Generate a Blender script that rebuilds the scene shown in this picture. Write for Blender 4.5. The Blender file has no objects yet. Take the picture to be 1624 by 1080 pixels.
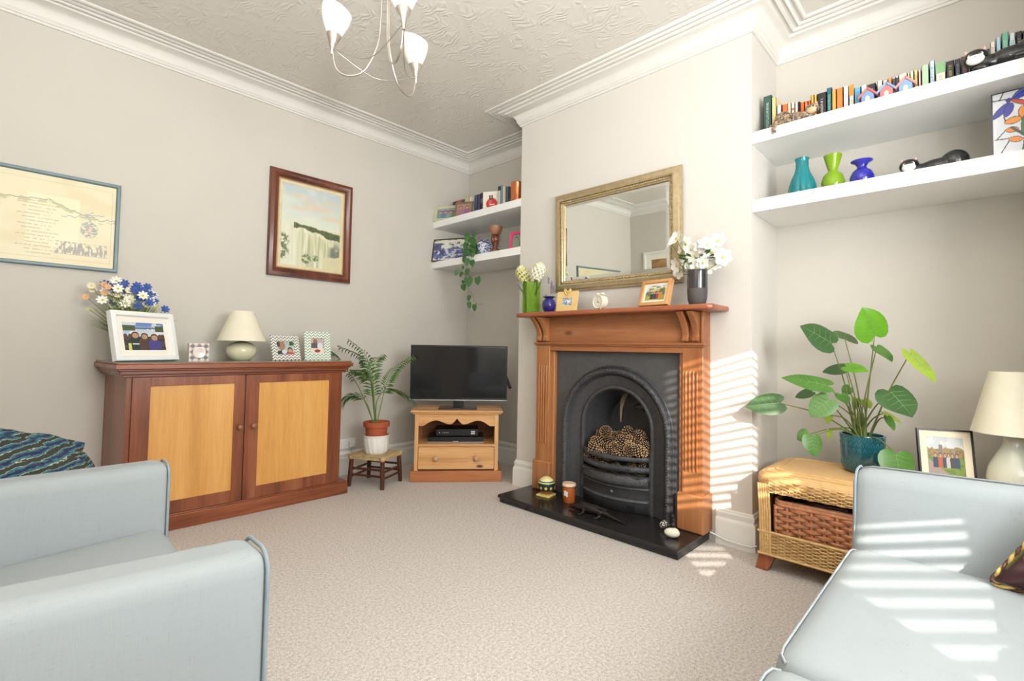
import bpy, bmesh, math, random
import numpy as np
from mathutils import Vector, Matrix, Euler
random.seed(7)
PI = math.pi
SC = bpy.context.scene
COL = SC.collection

# ------------------------------------------------------------------ camera, world, sun, area lights, exposure
def set_camera():
    cam = bpy.data.cameras.new('camera'); o = bpy.data.objects.new('camera', cam); COL.objects.link(o)
    yaw, pit, rol = math.radians(44.029), math.radians(2.219), math.radians(0.997)
    F = Vector((math.cos(yaw)*math.cos(pit), math.sin(yaw)*math.cos(pit), math.sin(pit)))
    R = Vector((math.sin(yaw), -math.cos(yaw), 0)); U = R.cross(F)
    R2 = R*math.cos(rol)+U*math.sin(rol); U2 = -R*math.sin(rol)+U*math.cos(rol)
    m = Matrix.Identity(4)
    for i in range(3):
        m[i][0], m[i][1], m[i][2] = R2[i], U2[i], -F[i]
    m[0][3], m[1][3], m[2][3] = 0, 0, 1.10
    o.matrix_world = m
    cam.sensor_width = 36.0; cam.lens = 774.0/1624*36.0
    cam.shift_y = -(540-522.36)/1624; cam.clip_start = 0.02
    SC.camera = o
set_camera()

w = bpy.data.worlds.new('sky'); SC.world = w; w.use_nodes = True
bg = w.node_tree.nodes['Background']; bg.inputs[0].default_value = (0.62, 0.78, 1.0, 1); bg.inputs[1].default_value = 1.5

def light(name, kind, loc, direction, energy, color, **k):
    L = bpy.data.lights.new(name, kind); L.energy = energy; L.color = color
    for a, b in k.items(): setattr(L, a, b)
    o = bpy.data.objects.new(name, L); COL.objects.link(o); o.location = loc
    o.rotation_euler = Vector(direction).to_track_quat('-Z', 'Y').to_euler()
    return o
SUN = Vector((0.725, 0.689, -0.470))
light('sun', 'SUN', (-5, -5, 5), SUN, 7.0, (1.0, 0.93, 0.82), angle=0.0075)
# daylight coming through the bay windows behind and beside the camera
light('bay_daylight', 'AREA', (1.25, -1.25, 1.75), (0, 1, 0.22), 60, (0.985, 1.0, 0.995), shape='RECTANGLE', size=1.2, size_y=1.3)
light('side_daylight', 'AREA', (0.22, -0.85, 1.8), (0.85, 0.5, 0.25), 13, (0.985, 1.0, 0.995), shape='RECTANGLE', size=0.8, size_y=1.2)
# lamp added to even out the room off the ceiling, like an assumed flash
light('ceiling_bounce_fill', 'AREA', (0.15, 0.25, 2.0), (0.02, 0.35, 1), 60, (1.0, 0.995, 0.98), shape='DISK', size=0.35)

SC.view_settings.view_transform = 'Standard'; SC.view_settings.look = 'None'
SC.view_settings.gamma = 1.0; SC.view_settings.use_curve_mapping = False
SC.view_settings.exposure = 0.44

# ------------------------------------------------------------------ materials
def lin(c):
    c = c/255.0
    return c/12.92 if c <= 0.04045 else ((c+0.055)/1.055)**2.4
def L3(rgb, k=1.0): return tuple(min(1, lin(c)*k) for c in rgb)
def L4(rgb, k=1.0): return L3(rgb, k)+(1,)
MATS = {}
def base(name):
    m = bpy.data.materials.new(name); m.use_nodes = True
    nt = m.node_tree; b = nt.nodes['Principled BSDF']
    return m, nt, b
def coords(nt, scale=(1, 1, 1), rot=(0, 0, 0)):
    t = nt.nodes.new('ShaderNodeTexCoord'); mp = nt.nodes.new('ShaderNodeMapping')
    mp.inputs['Scale'].default_value = scale; mp.inputs['Rotation'].default_value = rot
    nt.links.new(t.outputs['Object'], mp.inputs[0]); return mp.outputs[0]
def noise(nt, vec, scale, detail=3, dist=0.0, rough=.5):
    n = nt.nodes.new('ShaderNodeTexNoise'); n.inputs['Scale'].default_value = scale
    n.inputs['Detail'].default_value = detail; n.inputs['Distortion'].default_value = dist
    n.inputs['Roughness'].default_value = rough
    nt.links.new(vec, n.inputs['Vector']); return n.outputs['Fac']
def ramp(nt, fac, stops):
    r = nt.nodes.new('ShaderNodeValToRGB'); e = r.color_ramp.elements
    while len(e) < len(stops): e.new(.5)
    for i, (p, c) in enumerate(stops): e[i].position = p; e[i].color = c
    nt.links.new(fac, r.inputs[0]); return r.outputs[0]
def bump(nt, b, h, strength, dist=.002):
    n = nt.nodes.new('ShaderNodeBump'); n.inputs['Strength'].default_value = strength
    n.inputs['Distance'].default_value = dist
    nt.links.new(h, n.inputs['Height']); nt.links.new(n.outputs[0], b.inputs['Normal'])
def mat(name, rgb, rough=.5, metal=0, var=.08, vs=12, bm=0, bs=60, bd=.002, coat=0, spec=.5, trans=0, sheen=0):
    if name in MATS: return MATS[name]
    m, nt, b = base(name)
    v = coords(nt); f = noise(nt, v, vs)
    nt.links.new(ramp(nt, f, [(.3, L4(rgb, 1-var)), (.7, L4(rgb, 1+var))]), b.inputs['Base Color'])
    b.inputs['Roughness'].default_value = rough; b.inputs['Metallic'].default_value = metal
    b.inputs['Coat Weight'].default_value = coat; b.inputs['Specular IOR Level'].default_value = spec
    b.inputs['Transmission Weight'].default_value = trans
    if sheen: b.inputs['Sheen Weight'].default_value = sheen
    if bm: bump(nt, b, noise(nt, v, bs, 2), bm, bd)
    MATS[name] = m; return m
def wood(name, c1, c2, c3, axis='z', rough=.4, ring=9, knots=0, coat=.15, fine=90):
    if name in MATS: return MATS[name]
    m, nt, b = base(name)
    k = .06; sc = {'x': (k, 1, 1), 'y': (1, k, 1), 'z': (1, 1, k)}[axis]
    v = coords(nt, sc)
    f = noise(nt, v, ring, 4, .6); f2 = noise(nt, v, fine, 2, .2)
    mx = nt.nodes.new('ShaderNodeMath'); mx.operation = 'MULTIPLY_ADD'; mx.inputs[1].default_value = .35
    nt.links.new(f2, mx.inputs[0]); nt.links.new(f, mx.inputs[2])
    col = ramp(nt, mx.outputs[0], [(.45, L4(c1)), (.67, L4(c2)), (.88, L4(c3))])
    if knots:
        kv = coords(nt, {'x': (.45, 1, 1), 'y': (1, .45, 1), 'z': (1, 1, .45)}[axis])
        vo = nt.nodes.new('ShaderNodeTexVoronoi'); vo.inputs['Scale'].default_value = knots
        nt.links.new(kv, vo.inputs['Vector'])
        kf = ramp(nt, vo.outputs['Distance'], [(.05, (0, 0, 0, 1)), (.12, (1, 1, 1, 1))])
        mi = nt.nodes.new('ShaderNodeMix'); mi.data_type = 'RGBA'
        mi.inputs[6].default_value = L4((96, 52, 28)); nt.links.new(kf, mi.inputs[0]); nt.links.new(col, mi.inputs[7])
        col = mi.outputs[2]
    nt.links.new(col, b.inputs['Base Color'])
    b.inputs['Roughness'].default_value = rough; b.inputs['Coat Weight'].default_value = coat
    b.inputs['Coat Roughness'].default_value = .25
    bump(nt, b, mx.outputs[0], .08, .002)
    MATS[name] = m; return m
def glassy(name, rgb, rough=.05, alpha=.55):
    # coloured glass ware: glossy body, part of the light passes straight through
    if name in MATS: return MATS[name]
    m, nt, b = base(name)
    v = coords(nt); f = noise(nt, v, 14)
    nt.links.new(ramp(nt, f, [(.3, L4(rgb, .9)), (.7, L4(rgb, 1.1))]), b.inputs['Base Color'])
    b.inputs['Roughness'].default_value = rough
    tr = nt.nodes.new('ShaderNodeBsdfTransparent'); tr.inputs[0].default_value = L4(tuple(120+.53*c for c in rgb))
    mi = nt.nodes.new('ShaderNodeMixShader'); mi.inputs[0].default_value = alpha
    out = nt.nodes['Material Output']
    nt.links.new(tr.outputs[0], mi.inputs[1]); nt.links.new(b.outputs[0], mi.inputs[2]); nt.links.new(mi.outputs[0], out.inputs[0])
    MATS[name] = m; return m
def fabric(name, rgb, sc=260):
    if name in MATS: return MATS[name]
    m, nt, b = base(name)
    a = noise(nt, coords(nt, (1, 1, .07)), sc, 2); c = noise(nt, coords(nt, (.07, .07, 1)), sc, 2)
    big = noise(nt, coords(nt), 5, 2)
    s = nt.nodes.new('ShaderNodeMath'); nt.links.new(a, s.inputs[0]); nt.links.new(c, s.inputs[1])
    s2 = nt.nodes.new('ShaderNodeMath'); s2.operation = 'MULTIPLY_ADD'; s2.inputs[1].default_value = .25
    nt.links.new(big, s2.inputs[0]); nt.links.new(s.outputs[0], s2.inputs[2])
    nt.links.new(ramp(nt, s2.outputs[0], [(.70, L4(rgb, .93)), (1.2, L4(rgb, 1.02))]), b.inputs['Base Color'])
    b.inputs['Roughness'].default_value = .95; b.inputs['Specular IOR Level'].default_value = .2
    bump(nt, b, s.outputs[0], .15, .001)
    MATS[name] = m; return m
def carpet():
    m, nt, b = base('carpet'); v = coords(nt)
    f = noise(nt, v, 330, 2, 0, .7); g = noise(nt, v, 90, 2)
    s = nt.nodes.new('ShaderNodeMath'); s.operation = 'MULTIPLY_ADD'; s.inputs[1].default_value = .5
    nt.links.new(g, s.inputs[0]); nt.links.new(f, s.inputs[2])
    nt.links.new(ramp(nt, s.outputs[0], [(.52, L4((150, 143, 136))), (.72, L4((205, 197, 191))), (.92, L4((235, 229, 224)))]), b.inputs['Base Color'])
    b.inputs['Roughness'].default_value = 1; b.inputs['Specular IOR Level'].default_value = .1
    bump(nt, b, s.outputs[0], .5, .006); return m
def artex():
    # combed plaster: swirling ridges
    m, nt, b = base('ceiling_plaster'); v = coords(nt)
    f = noise(nt, v, 3.2, 1.5, 3.2, .45)
    wv = nt.nodes.new('ShaderNodeTexWave'); wv.inputs['Scale'].default_value = 9; wv.inputs['Distortion'].default_value = 16
    wv.inputs['Detail'].default_value = 1.2; wv.inputs['Detail Scale'].default_value = 1.1
    nt.links.new(v, wv.inputs['Vector'])
    s = nt.nodes.new('ShaderNodeMath'); s.operation = 'MULTIPLY'
    nt.links.new(wv.outputs['Fac'], s.inputs[0]); nt.links.new(ramp(nt, f, [(.45, (0, 0, 0, 1)), (.62, (1, 1, 1, 1))]), s.inputs[1])
    b.inputs['Base Color'].default_value = L4((222, 217, 209)); b.inputs['Roughness'].default_value = .38
    bump(nt, b, s.outputs[0], .42, .007); return m
def vcol(name, rough=.45, coat=0):
    if name in MATS: return MATS[name]
    m, nt, b = base(name)
    a = nt.nodes.new('ShaderNodeVertexColor'); a.layer_name = 'print'
    nt.links.new(a.outputs[0], b.inputs['Base Color']); b.inputs['Roughness'].default_value = rough
    b.inputs['Coat Weight'].default_value = coat; b.inputs['Coat Roughness'].default_value = .04
    MATS[name] = m; return m
def weave(name, c1, c2, sc=60, ax='xz'):
    if name in MATS: return MATS[name]
    m, nt, b = base(name)
    t = coords(nt)
    w1 = nt.nodes.new('ShaderNodeTexWave'); w1.bands_direction = 'Z'; w1.inputs['Scale'].default_value = sc; w1.inputs['Distortion'].default_value = .6
    w1.inputs['Detail Scale'].default_value = 3
    nt.links.new(t, w1.inputs['Vector'])
    f = noise(nt, t, 30, 2)
    s = nt.nodes.new('ShaderNodeMath'); s.operation = 'MULTIPLY_ADD'; s.inputs[1].default_value = .6
    nt.links.new(w1.outputs['Fac'], s.inputs[0]); nt.links.new(f, s.inputs[2])
    nt.links.new(ramp(nt, s.outputs[0], [(.35, L4(c1)), (.95, L4(c2))]), b.inputs['Base Color'])
    b.inputs['Roughness'].default_value = .45; bump(nt, b, s.outputs[0], .3, .003)
    MATS[name] = m; return m
def patterned(name, fn):
    if name in MATS: return MATS[name]
    m, nt, b = base(name); fn(m, nt, b); MATS[name] = m; return m

WALL = mat('wall_paint', (208, 203, 194), .9, var=.012, vs=3, bm=.08, bs=180, spec=.2)
CHIM = mat('chimney_paint', (217, 212, 205), .9, var=.012, vs=3, bm=.08, bs=180, spec=.2)
WHITE = mat('white_gloss', (236, 236, 232), .35, var=.01)
CORN = mat('cornice_paint', (224, 221, 215), .6, var=.015)
SHELFW = mat('shelf_white', (244, 244, 242), .45, var=.008)
CARPET = carpet(); ARTEX = artex()
MAHOG = wood('mahogany', (104, 54, 32), (138, 76, 47), (160, 98, 66), 'z', .33)
MAHOGX = wood('mahogany_rail', (104, 52, 30), (142, 78, 48), (166, 100, 66), 'x', .33)
MAPLE = wood('maple_panel', (205, 146, 72), (222, 164, 88), (232, 180, 108), 'z', .35, ring=5)
PINE = wood('honey_pine', (196, 138, 84), (220, 168, 112), (234, 192, 138), 'x', .4, knots=7)
PINEV = wood('honey_pine_upright', (192, 134, 80), (216, 162, 106), (230, 186, 130), 'z', .4)
PINED = wood('dark_pine_base', (160, 96, 56), (182, 116, 72), (198, 136, 90), 'x', .4)
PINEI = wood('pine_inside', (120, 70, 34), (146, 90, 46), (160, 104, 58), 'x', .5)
SURR = wood('surround_pine', (144, 86, 48), (168, 108, 64), (186, 128, 82), 'z', .38)
SURRX = wood('surround_pine_rail', (140, 82, 48), (162, 103, 64), (180, 122, 80), 'x', .38, knots=4.5)
MANT = wood('mantel_wood', (138, 72, 44), (160, 90, 58), (176, 110, 76), 'x', .35)
IRON = mat('cast_iron', (66, 66, 69), .42, 0, var=.18, vs=30, bm=.25, bs=140, bd=.002)
IRONP = mat('cast_iron_plate', (80, 80, 81), .5, 0, var=.1, vs=20, bm=.25, bs=220, bd=.001)
IROND = mat('cast_iron_ornament', (74, 74, 77), .35, 0.2, var=.25, vs=50, bm=.9, bs=120, bd=.006)
SLATE = mat('black_slate', (38, 36, 36), .22, var=.15, vs=14)
SOFA = fabric('duck_egg_linen', (157, 164, 167))
PIPE = mat('blue_grey_piping', (142, 156, 164), .9)
BLACKP = mat('black_plastic', (22, 22, 24), .35)
SCREEN = mat('tv_screen', (26, 26, 28), .12, var=.02, coat=.3)
SILVER = mat('silver_trim', (205, 207, 210), .25, .9, var=.03)
STEEL = mat('brushed_nickel', (200, 192, 184), .28, .95, var=.04)
OPAL = mat('opal_glass', (250, 249, 244), .3, var=.01)
CREAM = mat('cream_shade', (232, 226, 204), .85, var=.02)
CERAM = mat('cream_ceramic', (226, 217, 184), .25, var=.02, coat=.3)
CERAMP = mat('pale_ceramic', (226, 228, 212), .25, var=.02, coat=.3)
TERRA = mat('terracotta', (176, 88, 56), .7)
WHITEC = mat('white_ceramic', (238, 236, 231), .35, var=.02)
SOIL = mat('soil', (52, 38, 30), 1, bm=.8, bs=60)
PAPER = mat('paper', (236, 230, 214), .9)
BACKB = mat('frame_back', (60, 52, 44), .8)
MATB = mat('mount_card', (240, 236, 226), .9, var=.01)

# ------------------------------------------------------------------ mesh builder
class G:
    def __init__(s): s.v = []; s.f = []
    def add(s, vs, fs):
        n = len(s.v); s.v += [tuple(v) for v in vs]; s.f += [tuple(i+n for i in f) for f in fs]; return s
    def box(s, x0, x1, y0, y1, z0, z1):
        if x0 > x1: x0, x1 = x1, x0
        if y0 > y1: y0, y1 = y1, y0
        if z0 > z1: z0, z1 = z1, z0
        return s.add([(x0, y0, z0), (x1, y0, z0), (x1, y1, z0), (x0, y1, z0), (x0, y0, z1), (x1, y0, z1), (x1, y1, z1), (x0, y1, z1)],
                     [(3, 2, 1, 0), (4, 5, 6, 7), (0, 1, 5, 4), (1, 2, 6, 5), (2, 3, 7, 6), (3, 0, 4, 7)])
    def quad(s, a, b, c, d): return s.add([a, b, c, d], [(0, 1, 2, 3)])
    def prism(s, poly, axis, lo, hi):
        # poly: 2-D outline; axis 'x' -> (y,z), 'y' -> (x,z), 'z' -> (x,y)
        n = len(poly)
        P = {'x': lambda p, t: (t, p[0], p[1]), 'y': lambda p, t: (p[0], t, p[1]), 'z': lambda p, t: (p[0], p[1], t)}[axis]
        vs = [P(p, lo) for p in poly]+[P(p, hi) for p in poly]
        fs = [tuple(range(n-1, -1, -1)), tuple(range(n, 2*n))]+[(i, (i+1) % n, n+(i+1) % n, n+i) for i in range(n)]
        return s.add(vs, fs)
    def lathe(s, prof, c=(0, 0, 0), seg=24, wob=None):
        vs = []; fs = []
        for k, (r, z) in enumerate(prof):
            for i in range(seg):
                a = 2*PI*i/seg; rr = r*(wob(a, z) if wob else 1)
                vs.append((c[0]+rr*math.cos(a), c[1]+rr*math.sin(a), c[2]+z))
        m = len(prof)
        for k in range(m-1):
            for i in range(seg):
                j = (i+1) % seg; fs.append((k*seg+i, k*seg+j, (k+1)*seg+j, (k+1)*seg+i))
        if prof[0][0] > 1e-4: fs.append(tuple(range(seg-1, -1, -1)))
        if prof[-1][0] > 1e-4: fs.append(tuple((m-1)*seg+i for i in range(seg)))
        return s.add(vs, fs)
    def tube(s, pts, rad, seg=8, closed=False):
        pts = [Vector(p) for p in pts]; n = len(pts)
        if not hasattr(rad, '__len__'): rad = [rad]*n
        vs = []; fs = []; up = None
        for i, p in enumerate(pts):
            t = (pts[(i+1) % n]-pts[i-1]) if closed else (pts[min(i+1, n-1)]-pts[max(i-1, 0)])
            t.normalize()
            if up is None: up = t.orthogonal().normalized()
            else:
                up = (up-t*up.dot(t))
                up = up.normalized() if up.length > 1e-6 else t.orthogonal().normalized()
            b = t.cross(up)
            for k in range(seg):
                a = 2*PI*k/seg; vs.append(p+(up*math.cos(a)+b*math.sin(a))*rad[i])
        for i in range(n if closed else n-1):
            for k in range(seg):
                a, b_ = i*seg, ((i+1) % n)*seg; j = (k+1) % seg
                fs.append((a+k, a+j, b_+j, b_+k))
        if not closed: fs += [tuple(range(seg-1, -1, -1)), tuple((n-1)*seg+k for k in range(seg))]
        return s.add(vs, fs)
    def ball(s, c, r, seg=14, rings=9, M=None):
        if not hasattr(r, '__len__'): r = (r, r, r)
        vs = [(0, 0, -1)]; 
        for k in range(1, rings):
            t = -PI/2+PI*k/rings
            for i in range(seg):
                a = 2*PI*i/seg; vs.append((math.cos(t)*math.cos(a), math.cos(t)*math.sin(a), math.sin(t)))
        vs.append((0, 0, 1)); top = len(vs)-1; fs = []
        for i in range(seg):
            j = (i+1) % seg; fs.append((0, 1+j, 1+i)); b = 1+(rings-2)*seg; fs.append((b+i, b+j, top))
            for k in range(rings-2):
                a = 1+k*seg; fs.append((a+i, a+j, a+seg+j, a+seg+i))
        o = []
        for v in vs:
            q = Vector((v[0]*r[0], v[1]*r[1], v[2]*r[2]))
            if M: q = M @ q
            o.append(q+Vector(c))
        return s.add(o, fs)
    def grid(s, fn, nu, nv):
        vs = [fn(i/nu, j/nv) for j in range(nv+1) for i in range(nu+1)]
        fs = [(j*(nu+1)+i, j*(nu+1)+i+1, (j+1)*(nu+1)+i+1, (j+1)*(nu+1)+i) for j in range(nv) for i in range(nu)]
        return s.add(vs, fs)
    def sweep(s, w, h, prof, cz=0):
        # mitred rectangle w x h in the XZ plane, profile of (inset, y)
        n = len(prof); vs = []
        for d, y in prof:
            a, b = w/2-d, h/2-d
            vs += [(-a, y, cz-b), (a, y, cz-b), (a, y, cz+b), (-a, y, cz+b)]
        fs = [(k*4+i, k*4+(i+1) % 4, (k+1)*4+(i+1) % 4, (k+1)*4+i) for k in range(n-1) for i in range(4)]
        return s.add(vs, fs)
    def mesh(s, name, smooth=30):
        me = bpy.data.meshes.new(name); me.from_pydata([tuple(v) for v in s.v], [], s.f); me.update()
        bm_ = bmesh.new(); bm_.from_mesh(me); bmesh.ops.recalc_face_normals(bm_, faces=bm_.faces); bm_.to_mesh(me); bm_.free()
        if smooth is not None:
            me.polygons.foreach_set('use_smooth', [True]*len(me.polygons))
            me.set_sharp_from_angle(angle=math.radians(smooth))
        return me
    def obj(s, name, m, parent=None, bevel=0, seg=2, smooth=30, sub=0):
        me = s.mesh(name, smooth); me.materials.append(m)
        return put(name, me, parent, bevel, seg, sub)
def put(name, me, parent=None, bevel=0, seg=2, sub=0):
    o = bpy.data.objects.new(name, me); COL.objects.link(o)
    if parent: o.parent = parent
    if bevel:
        b = o.modifiers.new('bevel', 'BEVEL'); b.width = bevel; b.segments = seg; b.limit_method = 'ANGLE'; b.angle_limit = math.radians(40)
        b.harden_normals = False
    if sub:
        d = o.modifiers.new('sub', 'SUBSURF'); d.levels = sub; d.render_levels = sub
    return o
def tag(o, label=None, cat=None, group=None, kind=None):
    if label: o['label'] = label
    if cat: o['category'] = cat
    if group: o['group'] = group
    if kind: o['kind'] = kind
    return o
def thing(name, label, cat, loc=(0, 0, 0), rz=0, group=None, rx=0):
    o = bpy.data.objects.new(name, None); o.empty_display_size = .05; COL.objects.link(o)
    o.location = loc; o.rotation_euler = (rx, 0, rz); return tag(o, label, cat, group)
def place(o, loc, rz=0, rx=0): o.location = loc; o.rotation_euler = (rx, 0, rz); return o
def dup(o, parent=None):
    c = o.copy(); COL.objects.link(c)
    if parent: c.parent = parent
    for ch in list(o.children): dup(ch, c)
    return c
def struct(g, name, m, **k): return tag(g.obj(name, m, **k), kind='structure')
def text_mesh(s, size, name='lettering', depth=.0004, rot=0, bold=False):
    cu = bpy.data.curves.new(name, 'FONT'); cu.body = s; cu.size = size; cu.extrude = depth; cu.align_x = 'CENTER'; cu.align_y = 'CENTER'
    cu.resolution_u = 3
    if bold: cu.offset = size*.02
    o = bpy.data.objects.new('tmp', cu); COL.objects.link(o)
    dg = bpy.context.evaluated_depsgraph_get(); me = bpy.data.meshes.new_from_object(o.evaluated_get(dg))
    bpy.data.objects.remove(o); bpy.data.curves.remove(cu)
    # lay into XZ plane, facing -Y, optionally turned
    M = Matrix.Rotation(PI/2, 4, 'X'); M = Matrix.Rotation(rot, 4, 'Y') @ M
    me.transform(M); me.name = name; return me
def path_sweep(g, path, prof, closed):
    # room side on the left of the path; prof: (offset, z)
    n = len(path); P = [Vector(p) for p in path]; off = []
    for i in range(n):
        a = P[i]-P[i-1]; b = P[(i+1) % n]-P[i]
        if not closed and i == 0: a = b
        if not closed and i == n-1: b = a
        na = Vector((-a.y, a.x)).normalized(); nb = Vector((-b.y, b.x)).normalized()
        q = (na+nb); off.append(q/ max(.2, (1+na.dot(nb))))
    m = len(prof); vs = []; fs = []
    for i in range(n):
        for d, z in prof:
            q = P[i]+off[i]*d; vs.append((q.x, q.y, z))
    for i in range(n if closed else n-1):
        j = (i+1) % n
        for k in range(m-1): fs.append((i*m+k, j*m+k, j*m+k+1, i*m+k+1))
    if not closed: fs += [tuple(range(m)), tuple((n-1)*m+k for k in range(m-1, -1, -1))]
    return g.add(vs, fs)

# ------------------------------------------------------------------ the room
ZC = 3.065; BTOP = 2.86
YA, XB, XC, YR, XF = 3.93, 3.37, 2.91, -0.27, -0.96      # left wall, alcove backs, chimney breast, right wall, front wall
CY0, CY1 = 0.935, 2.735
BAY = [(-0.10, YR), (-0.10, -0.70), (0.72, -1.52), (1.81, -1.52), (2.63, -0.70), (2.63, YR)]
g = G(); g.prism([(XF-.1, YR-.1), (XB+.1, YR-.1), (XB+.1, YA+.1), (XF-.1, YA+.1)], 'z', -.08, 0)
g.prism([(-.2, YR-.1), (-.2, -.75), (.67, -1.62), (1.86, -1.62), (2.73, -.75), (2.73, YR-.1)], 'z', -.08, 0)
struct(g, 'floor', CARPET)
g = G(); g.box(XF-.1, XB+.1, YR-.1, YA+.1, ZC, ZC+.08); struct(g, 'ceiling', ARTEX)
struct(G().box(XF-.1, XB+.1, YA, YA+.1, 0, ZC), 'wall_left', WALL)
struct(G().box(XB, XB+.1, YR-.1, YA, 0, ZC), 'wall_back', WALL)
g = G()
for a, b, z0, z1 in ((CY0, 1.44, 0, ZC), (2.16, CY1, 0, ZC), (1.44, 2.16, .98, ZC)): g.box(XC, XB, a, b, z0, z1)
g.box(3.22, XB, 1.44, 2.16, 0, .98)
struct(g, 'wall_chimney', CHIM)
struct(G().box(XF-.1, XF, YR-.1, YA, 0, ZC), 'wall_front', WALL)
g = G(); g.box(XF, -.10, YR-.1, YR, 0, ZC); g.box(2.63, XB, YR-.1, YR, 0, ZC); g.box(-.10, 2.63, YR-.1, YR, BTOP, ZC)
struct(g, 'wall_right', WALL)
struct(G().prism([(-.2, YR-.1), (-.2, -.75), (.67, -1.62), (1.86, -1.62), (2.73, -.75), (2.73, YR-.1)], 'z', BTOP, BTOP+.08), 'ceiling_bay', WALL)

g = G()
def wall_seg(g, p, q, t0, t1, z0, z1, th=.1):
    p, q = Vector(p), Vector(q); d = (q-p).normalized(); n = Vector((d.y, -d.x))   # outward
    a, b = p+d*t0, p+d*t1; c, e = b+n*th, a+n*th
    g.prism([tuple(a), tuple(b), tuple(c), tuple(e)], 'z', z0, z1)
SILL, HEAD = 0.92, 2.74
wins = []
for i in range(5):
    p, q = BAY[i], BAY[i+1]; Ln = (Vector(q)-Vector(p)).length
    if i in (0, 4): wall_seg(g, p, q, 0, Ln, 0, BTOP); continue
    if i == 1: t0, t1 = .45, .99
    elif i == 2: t0, t1 = .08, Ln-.08
    else: t0, t1 = .05, .58
    wall_seg(g, p, q, 0, t0, 0, BTOP); wall_seg(g, p, q, t1, Ln, 0, BTOP)
    wall_seg(g, p, q, t0, t1, 0, SILL); wall_seg(g, p, q, t0, t1, HEAD, BTOP)
    wins.append((p, q, t0, t1))
struct(g, 'wall_bay', WALL)

def pane_mat():
    m, nt, b = base('window_glass')
    tr = nt.nodes.new('ShaderNodeBsdfTransparent'); gl = nt.nodes.new('ShaderNodeBsdfGlossy'); gl.inputs['Roughness'].default_value = 0.02
    fr = nt.nodes.new('ShaderNodeFresnel'); mi = nt.nodes.new('ShaderNodeMixShader')
    nt.links.new(fr.outputs[0], mi.inputs[0]); nt.links.new(tr.outputs[0], mi.inputs[1]); nt.links.new(gl.outputs[0], mi.inputs[2])
    nt.links.new(mi.outputs[0], nt.nodes['Material Output'].inputs[0]); return m
PANE = pane_mat()
SLAT = mat('white_blind_slat', (240, 240, 236), .5, var=.01)
for k, (p, q, t0, t1) in enumerate(wins):
    p, q = Vector(p), Vector(q); d = (q-p).normalized(); wd = t1-t0; o3 = p+d*((t0+t1)/2)
    rz = math.atan2(d.y, d.x)
    # local: x along the wall, +y into the room, z up
    root = bpy.data.objects.new('window_%d' % (k+1), None); COL.objects.link(root); root.location = (o3.x, o3.y, 0); root.rotation_euler = (0, 0, rz)
    root['kind'] = 'structure'
    f = G(); h = wd/2
    for a, b, z0, z1 in ((-h, -h+.045, SILL, HEAD), (h-.045, h, SILL, HEAD), (-h, h, SILL, SILL+.06), (-h, h, HEAD-.05, HEAD), (-h, h, 1.61, 1.80)): f.box(a, b, -.09, -.03, z0, z1)
    f.obj('window_frame', WHITE, root)
    G().box(-h+.045, h-.045, -.064, -.06, SILL+.06, HEAD-.05).obj('pane', PANE, root, smooth=None)
    G().box(-h-.04, h+.04, -.03, .07, SILL-.03, SILL).obj('window_sill', WHITE, root)
    bl = thing('venetian_blind', ('white venetian blind with level slats, in the bay window that lets the sun in',
        'white venetian blind with closed slats over the wide middle window of the bay', 'white venetian blind with closed slats, in the bay window beside the wicker unit')[k], 'blind', (o3.x, o3.y, 0), rz)
    hr = G().box(-h+.01, h-.01, -.028, .025, HEAD-.05, HEAD-.005).obj('head_rail', SLAT, bl)
    tilt = math.radians(-6 if k == 0 else 68)
    s = G(); c, sn = math.cos(tilt)*.025, math.sin(tilt)*.025
    x0, x1 = -h+.012, h-.012
    s.add([(x0, -c, sn), (x1, -c, sn), (x1, 0, .002), (x0, 0, .002), (x1, c, -sn), (x0, c, -sn)], [(0, 1, 2, 3), (3, 2, 4, 5)])
    me = s.mesh('slat', None); me.materials.append(SLAT)
    z = HEAD-.075; pitch = .0488 if k == 0 else .036
    zmin = SILL+.10
    while z > zmin:
        put('slat', me, bl).location = (0, 0, z); z -= pitch
    G().box(x0, x1, -.02, .02, zmin-.03, zmin-.01).obj('bottom_rail', SLAT, bl)
    cd = G()
    for xx in (-h*.6, h*.6): cd.tube([(xx, .026, zmin-.02), (xx, .026, HEAD-.04)], .0012, 5)
    cd.obj('cord', SLAT, bl)

# cornice, following the chimney breast
room = [(XB, YR), (XB, CY0), (XC, CY0), (XC, CY1), (XB, CY1), (XB, YA), (XF, YA), (XF, YR)]
prof = [(-.002, -.125), (.012, -.125), (.016, -.112), (.022, -.110), (.026, -.098)]
for i in range(9):
    a = PI/2*i/8; prof.append((.032+.066*(1-math.cos(a)), -.094+.066*math.sin(a)))
prof += [(.104, -.026), (.108, -.014), (.120, -.012), (.126, -.020), (.134, -.023), (.142, -.020), (.147, -.009), (.158, -.008),
         (.164, -.015), (.171, -.018), (.178, -.015), (.183, -.006), (.194, -.006), (.199, -.012), (.208, -.015), (.216, -.012), (.222, -.002), (.226, .01)]
g = G(); path_sweep(g, room, [(d, ZC+z) for d, z in prof], True); struct(g, 'trim_1', CORN, smooth=40)

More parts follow.
